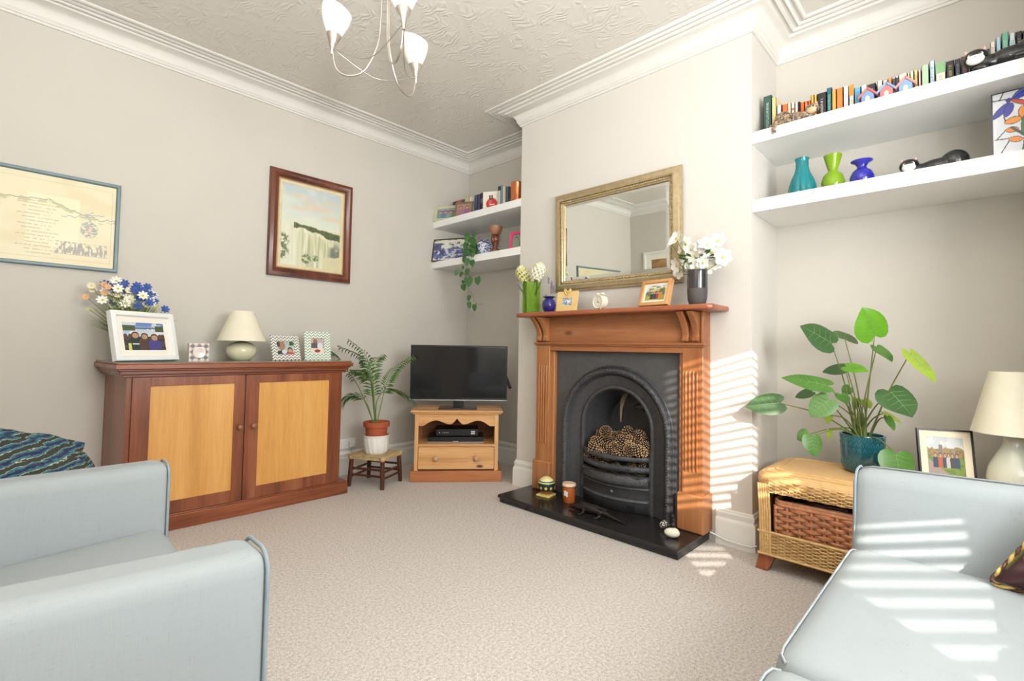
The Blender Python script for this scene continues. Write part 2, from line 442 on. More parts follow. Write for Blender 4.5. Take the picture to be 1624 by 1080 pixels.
# skirting boards
SK = [(0, .20), (.006, .20), (.010, .195), (.010, .188), (.016, .182), (.017, .172), (.011, .160), (.012, .150), (.02, .142), (.022, .132), (.022, .005), (.022, 0), (0, 0)]
def skirt(name, path): g = G(); path_sweep(g, path, SK, False); struct(g, name, WHITE, smooth=35)
skirt('baseboard_chimney', [(XB, CY0), (XC, CY0), (XC, 1.13)])
skirt('baseboard_chimney_left', [(XC, 2.48), (XC, CY1), (XB, CY1)])
skirt('baseboard_right_alcove', [(XB, YR), (XB, CY0)])
skirt('baseboard_left_alcove', [(XB, CY1), (XB, YA)])
skirt('baseboard_left', [(XB, YA), (XF, YA)])
skirt('baseboard_front', [(XF, YA), (XF, YR)])

# floating shelves in the two alcoves
def shelf(y0, y1, zb, zt, label):
    o = G().box(XC-.002, XB, y0, y1, zb, zt).obj('floating_shelf', SHELFW, bevel=.002); tag(o, label, 'shelf', 'floating shelves in the alcoves')
shelf(YR, CY0, 2.287, 2.355, 'thick white floating shelf with the long row of paperbacks, right alcove')
shelf(YR, CY0, 1.893, 1.965, 'thick white floating shelf with three coloured glass vases, right alcove')
shelf(CY1, YA, 2.278, 2.342, 'thick white floating shelf with books and copper pot, left corner alcove')
shelf(CY1, YA, 1.875, 1.940, 'thick white floating shelf with trailing plant and carved bust, left corner alcove')
ZR1, ZR2, ZL1, ZL2 = 2.355, 1.965, 2.342, 1.940

# double socket on the left wall beside the cabinet
t = thing('wall_socket', 'white double wall socket low on the left wall behind the stool', 'socket', (2.06, YA, .262))
G().box(-.073, .073, -.010, 0, -.043, .043).obj('plate', WHITE, t, bevel=.003)
pl = thing('plug', 'white plug pushed into the wall socket beside the cabinet', 'plug', (2.09, YA-.010, .256))
G().box(-.025, .025, -.028, 0, -.026, .026).obj('plug_body', WHITE, pl, bevel=.006)
G().tube([(0, -.018, -.026), (0, -.02, -.07), (.03, -.012, -.14), (.12, -.006, -.22)], .0035, 6).obj('flex', WHITE, pl)
# white cable along the skirting right of the fireplace
c = G().tube([(2.86, 1.15, .062), (2.874, 1.12, .05), (2.878, 1.07, .035), (2.88, 1.0, .03), (2.88, .93, .032), (2.888, .905, .045)], .004, 7).obj('cable', WHITE)
tag(c, 'thin white cable running along the skirting right of the hearth', 'cable')

# ------------------------------------------------------------------ pictures: flat prints as finely coloured sheets
def vn(x, y, seed=0):
    x = np.asarray(x, float); y = np.asarray(y, float); xi = np.floor(x); yi = np.floor(y); fx, fy = x-xi, y-yi
    fx = fx*fx*(3-2*fx); fy = fy*fy*(3-2*fy)
    def h(a, b):
        s = np.sin(a*127.1+b*311.7+seed*74.7)*43758.5453; return s-np.floor(s)
    return (h(xi, yi)*(1-fx)+h(xi+1, yi)*fx)*(1-fy)+(h(xi, yi+1)*(1-fx)+h(xi+1, yi+1)*fx)*fy
def fbm(x, y, seed=0): return .55*vn(x, y, seed)+.3*vn(2.1*x, 2.1*y, seed+1)+.15*vn(4.3*x, 4.3*y, seed+2)
class Pic:
    def __init__(s, nx, ny):
        s.u, s.v = np.meshgrid(np.linspace(0, 1, nx), np.linspace(0, 1, ny)); s.c = np.zeros((ny, nx, 3))
    def fill(s, rgb): s.c[:] = rgb; return s
    def put(s, mask, rgb, a=1.0):
        m = np.clip(np.asarray(mask, float)*a, 0, 1)[..., None]; s.c = s.c*(1-m)+np.array(rgb, float)*m; return s
    def ell(s, x, y, rx, ry, rgb, a=1.0): return s.put(((s.u-x)/rx)**2+((s.v-y)/ry)**2 < 1, rgb, a)
    def rect(s, x0, x1, y0, y1, rgb, a=1.0): return s.put((s.u > x0) & (s.u < x1) & (s.v > y0) & (s.v < y1), rgb, a)
    def grad(s, top, bot, y0=0, y1=1):
        t = np.clip((s.v-y0)/(y1-y0), 0, 1)[..., None]; m = ((s.v >= y0) & (s.v <= y1))[..., None]
        s.c = np.where(m, np.array(bot)*(1-t)+np.array(top)*t, s.c); return s
    def person(s, x, y, h, top, skin=(198, 154, 130), hair=(84, 60, 50)):
        top = tuple(.75*c+.25*90 for c in top)
        s.ell(x, y+h*.18, h*.34, h*.42, top); s.rect(x-h*.33, x+h*.33, y-h*.6, y+h*.15, top)
        s.ell(x, y+h*.72, h*.2, h*.26, hair); s.ell(x, y+h*.66, h*.155, h*.2, skin)
        s.ell(x-h*.06, y+h*.7, h*.022, h*.022, (50, 35, 30)); s.ell(x+h*.06, y+h*.7, h*.022, h*.022, (50, 35, 30)); s.ell(x, y+h*.57, h*.06, h*.02, (180, 90, 85))
        return s
def sheet(pic, w, h, name, parent, y=0, cz=0, m=None, rough=.4):
    ny, nx = pic.u.shape
    x = (pic.u-.5)*w; z = (pic.v-.5)*h+cz
    vs = np.stack([x, np.full_like(x, y), z], -1).reshape(-1, 3)
    i, j = np.meshgrid(np.arange(nx-1), np.arange(ny-1)); a = (j*nx+i).ravel()
    me = bpy.data.meshes.new(name); me.from_pydata(vs.tolist(), [], np.stack([a, a+1, a+nx+1, a+nx], -1).tolist())
    c = np.clip(pic.c, 0, 255).reshape(-1, 3)/255.0
    c = np.where(c <= .04045, c/12.92, ((c+.055)/1.055)**2.4)
    at = me.color_attributes.new('print', 'FLOAT_COLOR', 'POINT')
    at.data.foreach_set('color', np.concatenate([c, np.ones((len(c), 1))], 1).ravel().astype(np.float32))
    me.materials.append(m or vcol('printed_sheet', rough)); return put(name, me, parent)

def frame(name, label, w, h, prof, m, loc, rz, lean=0, pic=None, mount=0, bevel=0, group=None, cat='picture frame', pname='photo', back=True, strut=None, mountm=None):
    """origin at the bottom edge; prof = list of (inset, y); front faces -y"""
    t = thing(name, label, cat, loc, rz, group, -lean)
    g = G(); g.sweep(w, h, prof, h/2); g.obj('frame', m, t, smooth=40)
    d, y = prof[-1]; iw, ih = w-2*d, h-2*d
    if back: G().box(-w/2+.004, w/2-.004, prof[0][1]-.0005, prof[0][1]+.003, .004, h-.004).obj('backing', BACKB, t)
    if mount:
        G().sweep(iw, ih, [(0, y-.001), (mount, y-.001), (mount, y+.001)], h/2).obj('mount', mountm or MATB, t, smooth=None)
        iw -= 2*mount; ih -= 2*mount; y += .001
    if pic: sheet(pic, iw, ih, pname, t, y, h/2)
    if strut:
        G().add([(-.02, prof[0][1], h*.75), (.02, prof[0][1], h*.75), (.03, prof[0][1]+strut, strut*math.tan(lean)+.001), (-.03, prof[0][1]+strut, strut*math.tan(lean)+.001)], [(0, 1, 2, 3)]).obj('stand', BACKB, t, smooth=None)
    return t
FLAT = lambda b, d, y=0: [(0, y), (0, y-d), (b, y-d), (b, y-.002)]

# --- old map, left wall
def pic_map():
    p = Pic(520, 270); u, v = p.u, p.v; p.fill((228, 218, 184)); sm = lambda x: np.clip(x, 0, 1)
    p.put(sm((fbm(u*5, v*4, 3)-.5)*4), (220, 204, 162), .6); p.rect(.62, .84, .2, .78, (240, 230, 196), .7)
    coast = .72-.07*np.sin(u*8)-.10*fbm(u*14, 0*v, 5)-.03*fbm(u*60, 0*v, 6)
    p.put(sm(1.2-np.abs(v-coast)/.005)*(u > .42), (112, 122, 112), .95); p.put(sm(1-np.abs(v-coast+.02)/.03)*(u > .42)*(fbm(u*40, v*40, 9) > .45), (166, 168, 112), .7)
    c2 = .66-.12*fbm(u*18, 1+0*v, 8)+.35*np.clip(u-.82, 0, 1)-.02*vn(u*90, 0*v, 2)
    p.put(sm(1.2-np.abs(v-c2)/.006)*(u > .76)*(u < .95), (140, 152, 164), .85); p.put(sm(1.1-np.abs((u-.865)-.10*(v-.5)-.012*np.sin(v*60)-.01*vn(v*50, 0*u, 3))/.005)*(v > .40)*(v < .66), (142, 158, 176), .85)
    for k in range(15):
        y = .66-.040*k; p.put(sm(1.2-np.abs(v-y+.02*(u-.6))/.006)*(u > .58+.02*(k % 3))*(u < .75-.012*(k % 4))*(vn(u*170, k*3.0, 4) > .3), (168, 158, 132), .75)
        p.put(sm(1.2-np.abs(v-y-.02)/.004)*(u > .1)*(u < .52)*(vn(u*190, k*5.0, 6) > .3), (176, 166, 140), .6)
    e = ((u-.885)/.040)**2+((v-.44)/.10)**2; p.put(sm((1.1-e)*3)*sm((fbm(u*110, v*70, 2)-.38)*7), (146, 154, 146), .9); p.put(sm((1-((u-.885)/.02)**2-((v-.44)/.06)**2)*3)*(vn(u*90, v*60, 5) > .3), (212, 184, 172), .6)
    p.put(sm((fbm(u*150, v*26, 7)-.38-1.6*np.abs(v-.17))*9)*(u > .74)*(u < .97)*(v > .12)*(v < .27), (142, 136, 136), .75)
    for a, b, c, d in ((.735, .975, .118, .123), (.735, .975, .262, .265), (.02, .985, .055, .058), (.02, .985, .94, .943), (.983, .985, .055, .943)): p.rect(a, b, c, d, (176, 166, 146), .7)
    return p
frame('framed_map', 'large faded antique sea chart in a slim grey-blue frame, far left of the wall', 1.08, .552,
      [(0, 0), (0, -.022), (.004, -.026), (.016, -.026), (.020, -.020), (.022, -.010)], mat('grey_blue_frame', (112, 134, 142), .4), (-.074, YA-.001, 1.531), 0, 0, pic_map(), cat='picture', pname='chart')

# --- waterfall painting
def pic_falls():
    p = Pic(230, 290); u, v = p.u, p.v; p.grad((186, 200, 202), (220, 224, 206), .5, 1); p.grad((214, 212, 180), (186, 188, 152), 0, .5)
    sm = lambda x: np.clip(x, 0, 1)
    p.put(sm((fbm(u*4, v*7, 2)-.42)*3)*(v > .5), (226, 228, 212), .6)
    for x, y, rx, ry in ((.3, .87, .24, .04), (.62, .76, .32, .045), (.8, .86, .22, .035), (.86, .66, .22, .035), (.25, .72, .22, .03), (.5, .8, .22, .03)):
        d = ((u-x)/rx)**2+((v-y-.03*(fbm(u*8, v*8, 3)-.5))/ry)**2; p.put(sm(1.15-d), (228, 198, 172), .55)
    ridge = .545-.085*u+.018*vn(u*16, 0, 1)+.008*vn(u*50, 0, 4)
    p.put(sm((ridge-v)*120)*(u > .2), (96, 106, 68)); p.put(sm((ridge-.02-v)*120)*(u > .24)*sm((fbm(u*30, v*30, 6)-.4)*4), (72, 84, 54), .8)
    lip = .50-.075*u-.05*sm((u-.55)*3)+.012*np.sin(u*22)+.010*vn(u*40, 0, 9); fall = sm((lip-v)*90)
    p.put(fall, (218, 216, 184))
    st = fbm(u*15+.9*np.sin(v*3)*u, v*1.6, 5); p.put(fall*sm((st-.45)*3.2), (176, 180, 138), .85); p.put(fall*sm((fbm(u*34, v*2.4, 8)-.52)*4), (240, 238, 218), .8)
    p.put(fall*sm(1-np.abs(v-lip+.03)*26)*sm(vn(u*18, 0, 2)*1.6-.3), (236, 234, 206), .8)
    p.put(fall*sm((.34-u)*4), (222, 224, 208), .6)
    for x, w_, a_ in ((.46, .035, .5), (.63, .03, .5), (.74, .025, .45)): p.put(fall*sm(1-np.abs(u-x-.06*(v-.3))/w_)*sm((.46-v)*6), (142, 150, 108), a_)
    p.put(fall*sm((u-.80+.12*(.4-v))*12)*sm((.40-v)*9)*sm((fbm(u*12, v*9, 12)-.25)*4), (112, 116, 104), .9)
    p.put(sm((.17-v+.10*(u-1)+.02*vn(u*12, 0, 3))*60)*sm((u-.66)*14), (214, 208, 170), .95)
    mist = sm((.22-v)*3)*sm((.8-u)*3); p.put(mist, (208, 214, 204), .45)
    for x, y, r in ((.03, .30, .12), (.0, .16, .14), (.42, .10, .09), (.58, .12, .06)):
        d = ((u-x)/r)**2+((v-y)/(r*.75))**2; p.put(sm((1.1-d)*1.6)*sm((fbm(u*46, v*46, 3)-.40)*6), (92, 104, 64), .85)
    return p
t = frame('framed_painting', 'oil painting of a waterfall in a dark mahogany frame on the left wall', .675, .836,
      [(0, 0), (0, -.02), (.006, -.034), (.03, -.042), (.052, -.030), (.058, -.018), (.066, -.016)], wood('dark_mahogany_frame', (66, 30, 20), (98, 48, 32), (120, 66, 46), 'z', .3),
      (1.69, YA-.004, 1.629), 0, 0, None, cat='painting')
G().sweep(.675-.132, .836-.132, [(0, -.016), (.004, -.020), (.008, -.016), (.010, -.012)], .418).obj('gilt_slip', mat('pale_gilt', (214, 196, 150), .35, .5), t)
G().sweep(.675-.152, .836-.152, [(0, -.013), (.022, -.010), (.022, -.006)], .418).obj('linen_slip', mat('linen_slip', (222, 204, 168), .9), t)
sheet(pic_falls(), .675-.196, .836-.196, 'canvas', t, -.007, .418, vcol('oil_paint', .5))

# --- gilt mirror over the mantel
MW, MH = 1.004, .735
t = thing('wall_mirror', 'large rectangular mirror in an ornate champagne gilt frame above the mantelpiece', 'mirror', (2.905, 1.836, 1.528), -PI/2, rx=math.radians(1.7))
GILT = mat('champagne_gilt', (196, 178, 142), .3, .75, var=.12, vs=40, bm=.3, bs=90)
GILTO = mat('gilt_ornament', (190, 172, 134), .35, .7, var=.3, vs=130, bm=1, bs=150, bd=.004)
G().sweep(MW, MH, [(0, 0), (0, -.012), (.004, -.02), (.012, -.022), (.018, -.030), (.045, -.038), (.056, -.034), (.058, -.026)], MH/2).obj('frame', GILT, t, smooth=35)
b = G()   # beaded ornament
for sx, n, L in ((0, 66, MW-.13), (1, 46, MH-.13)):
    for s in (-1, 1):
        for i in range(n+1):
            q = -L/2+L*i/n
            x, z = (q, s*(MH/2-.065)) if sx == 0 else (s*(MW/2-.065), q)
            b.ball((x, -.026, MH/2+z), (.0062, .007, .0062) if i % 2 else (.0075, .005, .0075), 6, 4)
tag(b.obj('beading', GILTO, t, smooth=60), kind='stuff')
G().sweep(MW-.116, MH-.116, [(0, -.024), (.014, -.027), (.016, -.02), (.024, -.018), (.026, -.008)], MH/2).obj('inner_frame', GILT, t)
mir, nt, bb = base('mirror_glass'); bb.inputs['Base Color'].default_value = (.86, .885, .85, 1); bb.inputs['Metallic'].default_value = 1; bb.inputs['Roughness'].default_value = .01
a, h = (MW-.168)/2, (MH-.168)/2; z0 = MH/2; bv = .022
G().quad((-a+bv, -.0085, z0-h+bv), (a-bv, -.0085, z0-h+bv), (a-bv, -.0085, z0+h-bv), (-a+bv, -.0085, z0+h-bv)).obj('glass', mir, t, smooth=None)
G().sweep(2*a, 2*h, [(0, -.0065), (bv, -.0085)], z0).obj('bevelled_edge', mir, t, smooth=None)
G().box(-MW/2+.01, MW/2-.01, -.004, 0, .01, MH-.01).obj('backing', BACKB, t)

# --- white framed picture on the front wall (seen in the mirror)
def pic_brown():
    p = Pic(60, 50); p.grad((196, 160, 110), (150, 104, 60)); p.put(fbm(p.u*6, p.v*8, 2) > .55, (128, 88, 52), .6); return p
frame('framed_print', 'brown print in a wide white frame hanging near the room corner reflected in the mirror', .70, .41, FLAT(.03, .025), WHITE, (XF+.002, 3.35, 1.95), PI/2, 0, pic_brown(), mount=.09, cat='picture', pname='print')

# ------------------------------------------------------------------ cabinet on the left wall
CT = .982
t = thing('cabinet', 'mahogany cabinet with two maple panelled doors against the left wall', 'cabinet', (0, 0, 0))
g = G(); g.prism([(.475, 3.452), (1.752, 3.452), (1.752, 3.925), (.435, 3.925)], 'z', .09, .905); g.obj('body', MAHOG, t)
g = G(); g.prism([(.405, 3.43), (1.812, 3.43), (1.812, 3.905), (.385, 3.905)], 'z', 0, .085); g.prism([(.412, 3.436), (1.805, 3.436), (1.805, 3.905), (.39, 3.905)], 'z', .085, .095)
g.obj('plinth', MAHOGX, t, bevel=.003)
g = G(); n = 0
for d, z0, z1 in ((.020, .900, .915), (.034, .915, .935), (.058, .946, .972), (.050, .972, CT)):
    g.prism([(.475-d, 3.452-d), (1.752+d, 3.452-d), (1.752+d, 3.925), (.435-d, 3.925)], 'z', z0, z1)
g.prism([(.475-.045, 3.41), (1.752+.045, 3.41), (1.752+.045, 3.925), (.39, 3.925)], 'z', .935, .946)
g.obj('cornice_top', MAHOGX, t, bevel=.003)
G().prism([(.43, 3.405), (1.80, 3.405), (1.80, 3.92), (.385, 3.92)], 'z', CT, CT+.004).obj('glass_top', mat('glass_top', (120, 140, 128), .08, coat=.5), t)
for x0, x1, pl, pr_, kx in ((.500, 1.084, .085, .062, 1.057), (1.088, 1.728, .082, .08, 1.138)):
    z0, z1, zb, zt = .098, .898, .172, .846
    d = G().box(x0, x0+pl, 3.434, 3.452, z0, z1).box(x1-pr_, x1, 3.434, 3.452, z0, z1).box(x0+pl, x1-pr_, 3.4345, 3.452, z0, zb).box(x0+pl, x1-pr_, 3.4345, 3.452, zt, z1)
    d = d.obj('door', MAHOG, t, bevel=.0015)
    G().box(x0+pl, x1-pr_, 3.441, 3.449, zb, zt).obj('panel', MAPLE, d)
    k = G().lathe([(0.008, 0), (.007, .012), (.014, .017), (.018, .024), (.016, .031), (.008, .035), (0, .036)], seg=18)
    k.v = [(kx+v[0], 3.434-v[2], .567+v[1]) for v in k.v]
    k.obj('knob', mat('wood_knob', (150, 104, 74), .35), d, smooth=50)
TOPZ = CT+.004

# photo frames on the cabinet
def pic_group():
    p = Pic(130, 96); u, v = p.u, p.v; p.grad((96, 128, 190), (216, 222, 228), .45, 1); p.put(fbm(u*5, v*4, 3) > .55, (236, 238, 240), .8)
    p.rect(0, .3, .70, .9, (84, 96, 62)); p.rect(.78, 1, .68, .9, (84, 96, 62)); p.rect(0, 1, .78, .82, (70, 84, 74)); p.rect(.3, .78, .5, .75, (204, 212, 214), .8)
    p.rect(0, 1, 0, .5, (84, 74, 72)); p.put((v < .5) & (vn(u*26, v*18, 4) > .5), (60, 54, 54))
    for x in (.05, .16, .88, .95, .76): p.ell(x, .5, .05, .09, (96, 66, 56))
    p.person(.28, .22, .46, (26, 48, 42)); p.rect(.2, .36, .2, .25, (230, 232, 230)); p.person(.5, .2, .44, (84, 56, 50)); p.person(.74, .14, .48, (72, 66, 150))
    p.rect(.1, .17, 0, .25, (214, 216, 120)); return p
frame('photo_frame', 'large white box frame with a group photo, leaning at the cabinet\'s left end', .368, .292, [(0, 0), (0, -.034), (.004, -.036), (.024, -.036), (.027, -.033), (.029, -.018)],
      mat('white_frame', (238, 239, 238), .4, var=.01), (.578, 3.57, TOPZ), math.radians(27), math.radians(14), pic_group(), mount=.034, strut=.1)
def pic_father():
    p = Pic(60, 50); p.grad((176, 196, 186), (190, 206, 190)); p.rect(.75, 1, .7, 1, (66, 96, 72)); p.ell(.3, .68, .2, .36, (176, 128, 108)); p.ell(.12, .8, .1, .2, (90, 66, 56)); p.ell(.3, .02, .36, .3, (58, 66, 72)); p.ell(.42, .2, .14, .16, (220, 224, 228))
    p.ell(.76, .3, .15, .28, (104, 74, 64)); p.ell(.76, .26, .11, .18, (206, 156, 136)); p.ell(.78, .02, .24, .16, (200, 70, 66)); return p
def pic_party():
    p = Pic(44, 60); p.grad((206, 184, 166), (190, 164, 144)); p.ell(.35, .78, .16, .18, (150, 108, 90)); p.ell(.76, .82, .2, .2, (190, 172, 176)); p.ell(.3, .5, .4, .2, (84, 84, 88)); p.ell(.7, .5, .2, .22, (226, 226, 232)); p.rect(0, 1, 0, .34, (236, 220, 200)); p.ell(.5, .16, .22, .1, (150, 60, 60)); return p
def zig(c1):
    def fn(m, nt, b):
        t = nt.nodes.new('ShaderNodeTexCoord'); s = nt.nodes.new('ShaderNodeSeparateXYZ'); nt.links.new(t.outputs['Object'], s.inputs[0])
        def M(op, a, b_=None, c=None):
            n = nt.nodes.new('ShaderNodeMath'); n.operation = op
            for i, q in enumerate((a, b_, c)):
                if q is None: continue
                if isinstance(q, (int, float)): n.inputs[i].default_value = q
                else: nt.links.new(q, n.inputs[i])
            return n.outputs[0]
        pp = M('PINGPONG', s.outputs[0], .016); q = M('MULTIPLY_ADD', pp, 1.0, s.outputs[2]); fr = M('FRACT', M('MULTIPLY', q, 48.0))
        nt.links.new(ramp(nt, fr, [(.0, L4(c1)), (.30, L4(c1)), (.36, L4((240, 238, 230))), (.95, L4((240, 238, 230)))]), b.inputs['Base Color']); b.inputs['Roughness'].default_value = .4
    return fn
frame('photo_frame', 'landscape frame with grey zigzag pattern, next to the cream lamp', .228, .178, [(0, 0), (0, -.012), (.042, -.012), (.042, -.004)], patterned('grey_zigzag', zig((88, 78, 76))), (1.41, 3.62, TOPZ), math.radians(16), math.radians(14), pic_father(), strut=.07)
frame('photo_frame', 'upright frame with green zigzag pattern at the cabinet\'s right end', .206, .214, [(0, 0), (0, -.012), (.05, -.012), (.05, -.004)], patterned('green_zigzag', zig((84, 152, 118))), (1.647, 3.64, TOPZ), math.radians(4), math.radians(8), pic_party(), strut=.07)

def pic_tile():
    p = Pic(46, 46); u, v = p.u, p.v; p.fill((224, 216, 206)); a = np.abs(np.sin(u*3*PI)*np.sin(v*3*PI)); b = np.abs(np.sin((u+v)*3*PI)*np.sin((u-v)*3*PI))
    p.put(a > .55, (92, 98, 120), .85); p.put(b > .7, (204, 150, 132), .8); return p
t = thing('tealight_holder', 'small square patterned tealight holder with a round glowing-white centre, right of the white frame', 'candle holder', (.857, 3.62, TOPZ))
G().box(-.056, .056, -.02, .02, 0, .112).obj('block', mat('pale_tile', (226, 218, 208), .4), t, bevel=.002)
sheet(pic_tile(), .11, .11, 'tile_pattern', t, -.0205, .056)
k = G().lathe([(.036, 0), (.036, .006), (.031, .009), (.0, .004)], seg=28); k.v = [(v[0], -.020-v[2], .052+v[1]) for v in k.v]
k.obj('glass_disc', mat('pinkish_pearl_glass', (244, 232, 226), .15, coat=.4), t, smooth=40)

def shade_prof(r0, r1, h): return [(r0, 0), (r1, h), (r1-.002, h), (r0-.002, 0), (r0, 0)]
t = thing('table_lamp', 'squat cream table lamp with conical shade in the middle of the cabinet', 'lamp', (1.128, 3.68, TOPZ))
G().lathe([(.05, 0), (.058, .004), (.085, .03), (.094, .06), (.09, .088), (.07, .112), (.035, .126), (.02, .13)], seg=36).obj('base', CERAM, t, smooth=60)
G().lathe([(.012, .128), (.012, .165), (.016, .166), (.016, .2)], seg=14).obj('lamp_holder', BLACKP, t)
G().lathe([(r, z+.132) for r, z in shade_prof(.152, .071, .205)], seg=48).obj('lamp_shade', CREAM, t, smooth=50)
G().tube([(.0, .09, .01), (.05, .15, .006), (.1, .2, .005)], .003, 6).obj('flex', WHITEC, t)

# posy of meadow flowers in a vase behind the white frame
def flower_mesh(n, r, w, m1, m2, cup=.3, name='flower'):
    g = G()
    for k in range(n):
        a = 2*PI*k/n; c, s = math.cos(a), math.sin(a)
        def P(rr, ww, z): return (rr*c-ww*s, rr*s+ww*c, z)
        g.add([P(.1*r, 0, 0), P(.45*r, -w, cup*r*.45), P(.8*r, -w*.8, cup*r*.8), P(r, 0, cup*r*.85), P(.8*r, w*.8, cup*r*.8), P(.45*r, w, cup*r*.45), P(.5*r, 0, cup*r*.3)],
              [(0, 1, 6), (1, 2, 6), (2, 3, 6), (3, 4, 6), (4, 5, 6), (5, 0, 6)])
    me = g.mesh(name, 60); me.materials.append(m1)
    c = G().ball((0, 0, .0), (.22*r, .22*r, .15*r), 7, 5).mesh(name+'_centre', 60); c.materials.append(m2)
    return me, c
POSY = [(0.418, 3.71, 1.421, 'b'), (0.485, 3.76, 1.453, 'b'), (0.537, 3.74, 1.425, 'b'), (0.564, 3.72, 1.403, 'b'), (0.6, 3.77, 1.444, 'b'), (0.627, 3.75, 1.387, 'b'), (0.593, 3.73, 1.351, 'b'), (0.559, 3.71, 1.363, 'b'), (0.538, 3.76, 1.364, 'b'), (0.488, 3.74, 1.41, 'b'), (0.688, 3.72, 1.307, 'b'), (0.445, 3.77, 1.367, 'w'), (0.455, 3.75, 1.351, 'w'), (0.502, 3.73, 1.375, 'w'), (0.506, 3.71, 1.353, 'w'), (0.462, 3.76, 1.424, 'w'), (0.388, 3.74, 1.436, 'o'), (0.391, 3.72, 1.384, 'o'), (0.342, 3.77, 1.403, 'p'), (0.439, 3.75, 1.447, 'o'), (0.65, 3.73, 1.324, 'g'), (0.319, 3.71, 1.284, 'g'), (0.645, 3.76, 1.368, 'g')]
STEM = mat('flower_stem', (112, 128, 52), .6); STEMD = mat('leaf_green_dark', (58, 88, 40), .45)
t = thing('flower_posy', 'bunch of blue and white meadow flowers behind the white frame on the cabinet', 'flowers', (.53, 3.72, TOPZ))
KIND = {'b': (7, .022, .006, mat('cornflower_blue', (48, 82, 158), .6)), 'w': (8, .025, .006, mat('white_petal', (242, 240, 228), .6)), 'o': (6, .016, .006, mat('peach_petal', (226, 172, 132), .6)),
        'p': (6, .018, .008, mat('cream_petal', (232, 222, 190), .6)), 'g': (5, .010, .004, mat('green_bud', (186, 188, 130), .6))}
YC = mat('yellow_centre', (206, 190, 96), .7); FM = {}
R0 = Vector((.53, 3.72, TOPZ))
st = G()
EX = [(x+random.uniform(-.045, .045), y+random.uniform(-.03, .03), z+random.uniform(-.05, .02), random.choice('bbbwwp') if x > .42 else random.choice('opw')) for (x, y, z, c) in POSY if c != 'g' and x < .63 for _ in range(2)]
for i, (x, y, z, c) in enumerate(POSY+EX):
    n, r, w, m1 = KIND[c]
    if c not in FM: FM[c] = flower_mesh(n, r, w, m1, YC if c != 'b' else m1)
    q = Vector((x, y, z))-R0; o = put('flower', FM[c][0], t); o.location = q; o.scale = (1.25,)*3
    nrm = Vector((q.x*1.5, -.8-.3*random.random(), .35)).normalized(); o.rotation_euler = nrm.to_track_quat('Z', 'Y').to_euler()
    put('flower_centre', FM[c][1], o)
    st.tube([(q.x*.08, 0, .10), (q.x*.5, q.y*.5, .10+(q.z-.1)*.6), tuple(q)], .0016, 5)
for i in range(130):
    a = random.uniform(-1.25, 1.25); L = random.uniform(.26, .40); ln = random.uniform(-.06, .05)
    st.tube([(a*.02, 0, .1), (math.sin(a)*L*.36, ln*.5, .12+math.cos(a)*L*.45), (math.sin(a)*L*.62, ln, .12+math.cos(a)*L*.75)], [.0022, .0018, .0005], 4)
tag(st.obj('stems', STEM, t, smooth=60), kind='stuff')
t = thing('posy_vase', 'plain pot holding the meadow flowers, hidden behind the white frame', 'vase', (.53, 3.72, TOPZ))
G().lathe([(.03, 0), (.042, .05), (.04, .14), (.034, .17), (.030, .17), (.03, .05), (0, .02)], seg=20).obj('pot', WHITEC, t, smooth=50)

# ------------------------------------------------------------------ rush stool and palm
RZ = math.radians(27)
t = thing('stool', 'small rush-seated stool with dark wood legs beside the cabinet', 'stool', (2.095, 3.52, 0), RZ)
DARKW = wood('dark_stool_wood', (58, 28, 20), (84, 44, 30), (108, 62, 44), 'z', .35)
RUSH = wood('rush_seat', (166, 138, 92), (190, 164, 116), (208, 184, 138), 'x', .7, ring=16)
a, b = .128, .142
for sx in (-1, 1):
    for sy in (-1, 1): G().tube([(sx*a*1.05, sy*b*1.05, 0), (sx*a, sy*b, .12), (sx*a*.96, sy*b*.96, .235)], [.016, .018, .017], 12).obj('leg', DARKW, t, smooth=50)
for z in (.075, .125):
    for s in (-1, 1):
        G().tube([(-a, s*b, z), (a, s*b, z)], .009, 10).obj('stretcher', DARKW, t, smooth=50); G().tube([(s*a, -b, z+.018), (s*a, b, z+.018)], .009, 10).obj('stretcher', DARKW, t, smooth=50)
# woven seat: four wedges of rush, dished
s = G(); N = 14
for q in range(4):
    for k in range(N):
        f0 = k/N; f1 = (k+.86)/N
        ca, sa = math.cos(q*PI/2), math.sin(q*PI/2); A, B = (a, b) if q % 2 == 0 else (b, a)
        A += .016; B += .016
        def R(x, y, z): return (x*ca-y*sa, x*sa+y*ca, z)
        z = .246-.010*f0
        s.add([R(-A*(1-f0), -B*(1-f0), z), R(A*(1-f0), -B*(1-f0), z), R(A*(1-f1), -B*(1-f1), z-.001), R(-A*(1-f1), -B*(1-f1), z-.001), R(-A*(1-f0), -B*(1-f0), z-.006), R(A*(1-f0), -B*(1-f0), z-.006)], [(0, 1, 2, 3), (4, 5, 1, 0)])
s.box(-a-.010, a+.010, -b-.010, b+.010, .214, .2375)
tag(s.obj('rush_seat', RUSH, t, bevel=0), kind='stuff')
for sx in (-1, 1):
    for sy in (-1, 1): G().ball((sx*a, sy*b, .227), (.023, .023, .021), 10, 7).obj('corner_wrap', RUSH, t, smooth=70)
POTP = (2.1, 3.53, .2385)
t = thing('plant_pot', 'white spirally ribbed ceramic pot on the rush stool', 'pot', POTP)
g = G(); n = 34; seg = 64
pr = [(.078, 0), (.083, .006), (.092, .03), (.098, .08), (.100, .125), (.102, .138), (.105, .142), (.104, .150), (.098, .150), (.096, .10), (.085, .02), (0, .015)]
vs = []; 
for k, (r, z) in enumerate(pr):
    for i in range(seg*2):
        th = 2*PI*i/(seg*2); rr = r*(1+(.045*abs(math.sin(th*8+z*14)) if .005 < z < .135 and k < 6 else 0)); vs.append((rr*math.cos(th), rr*math.sin(th), z))
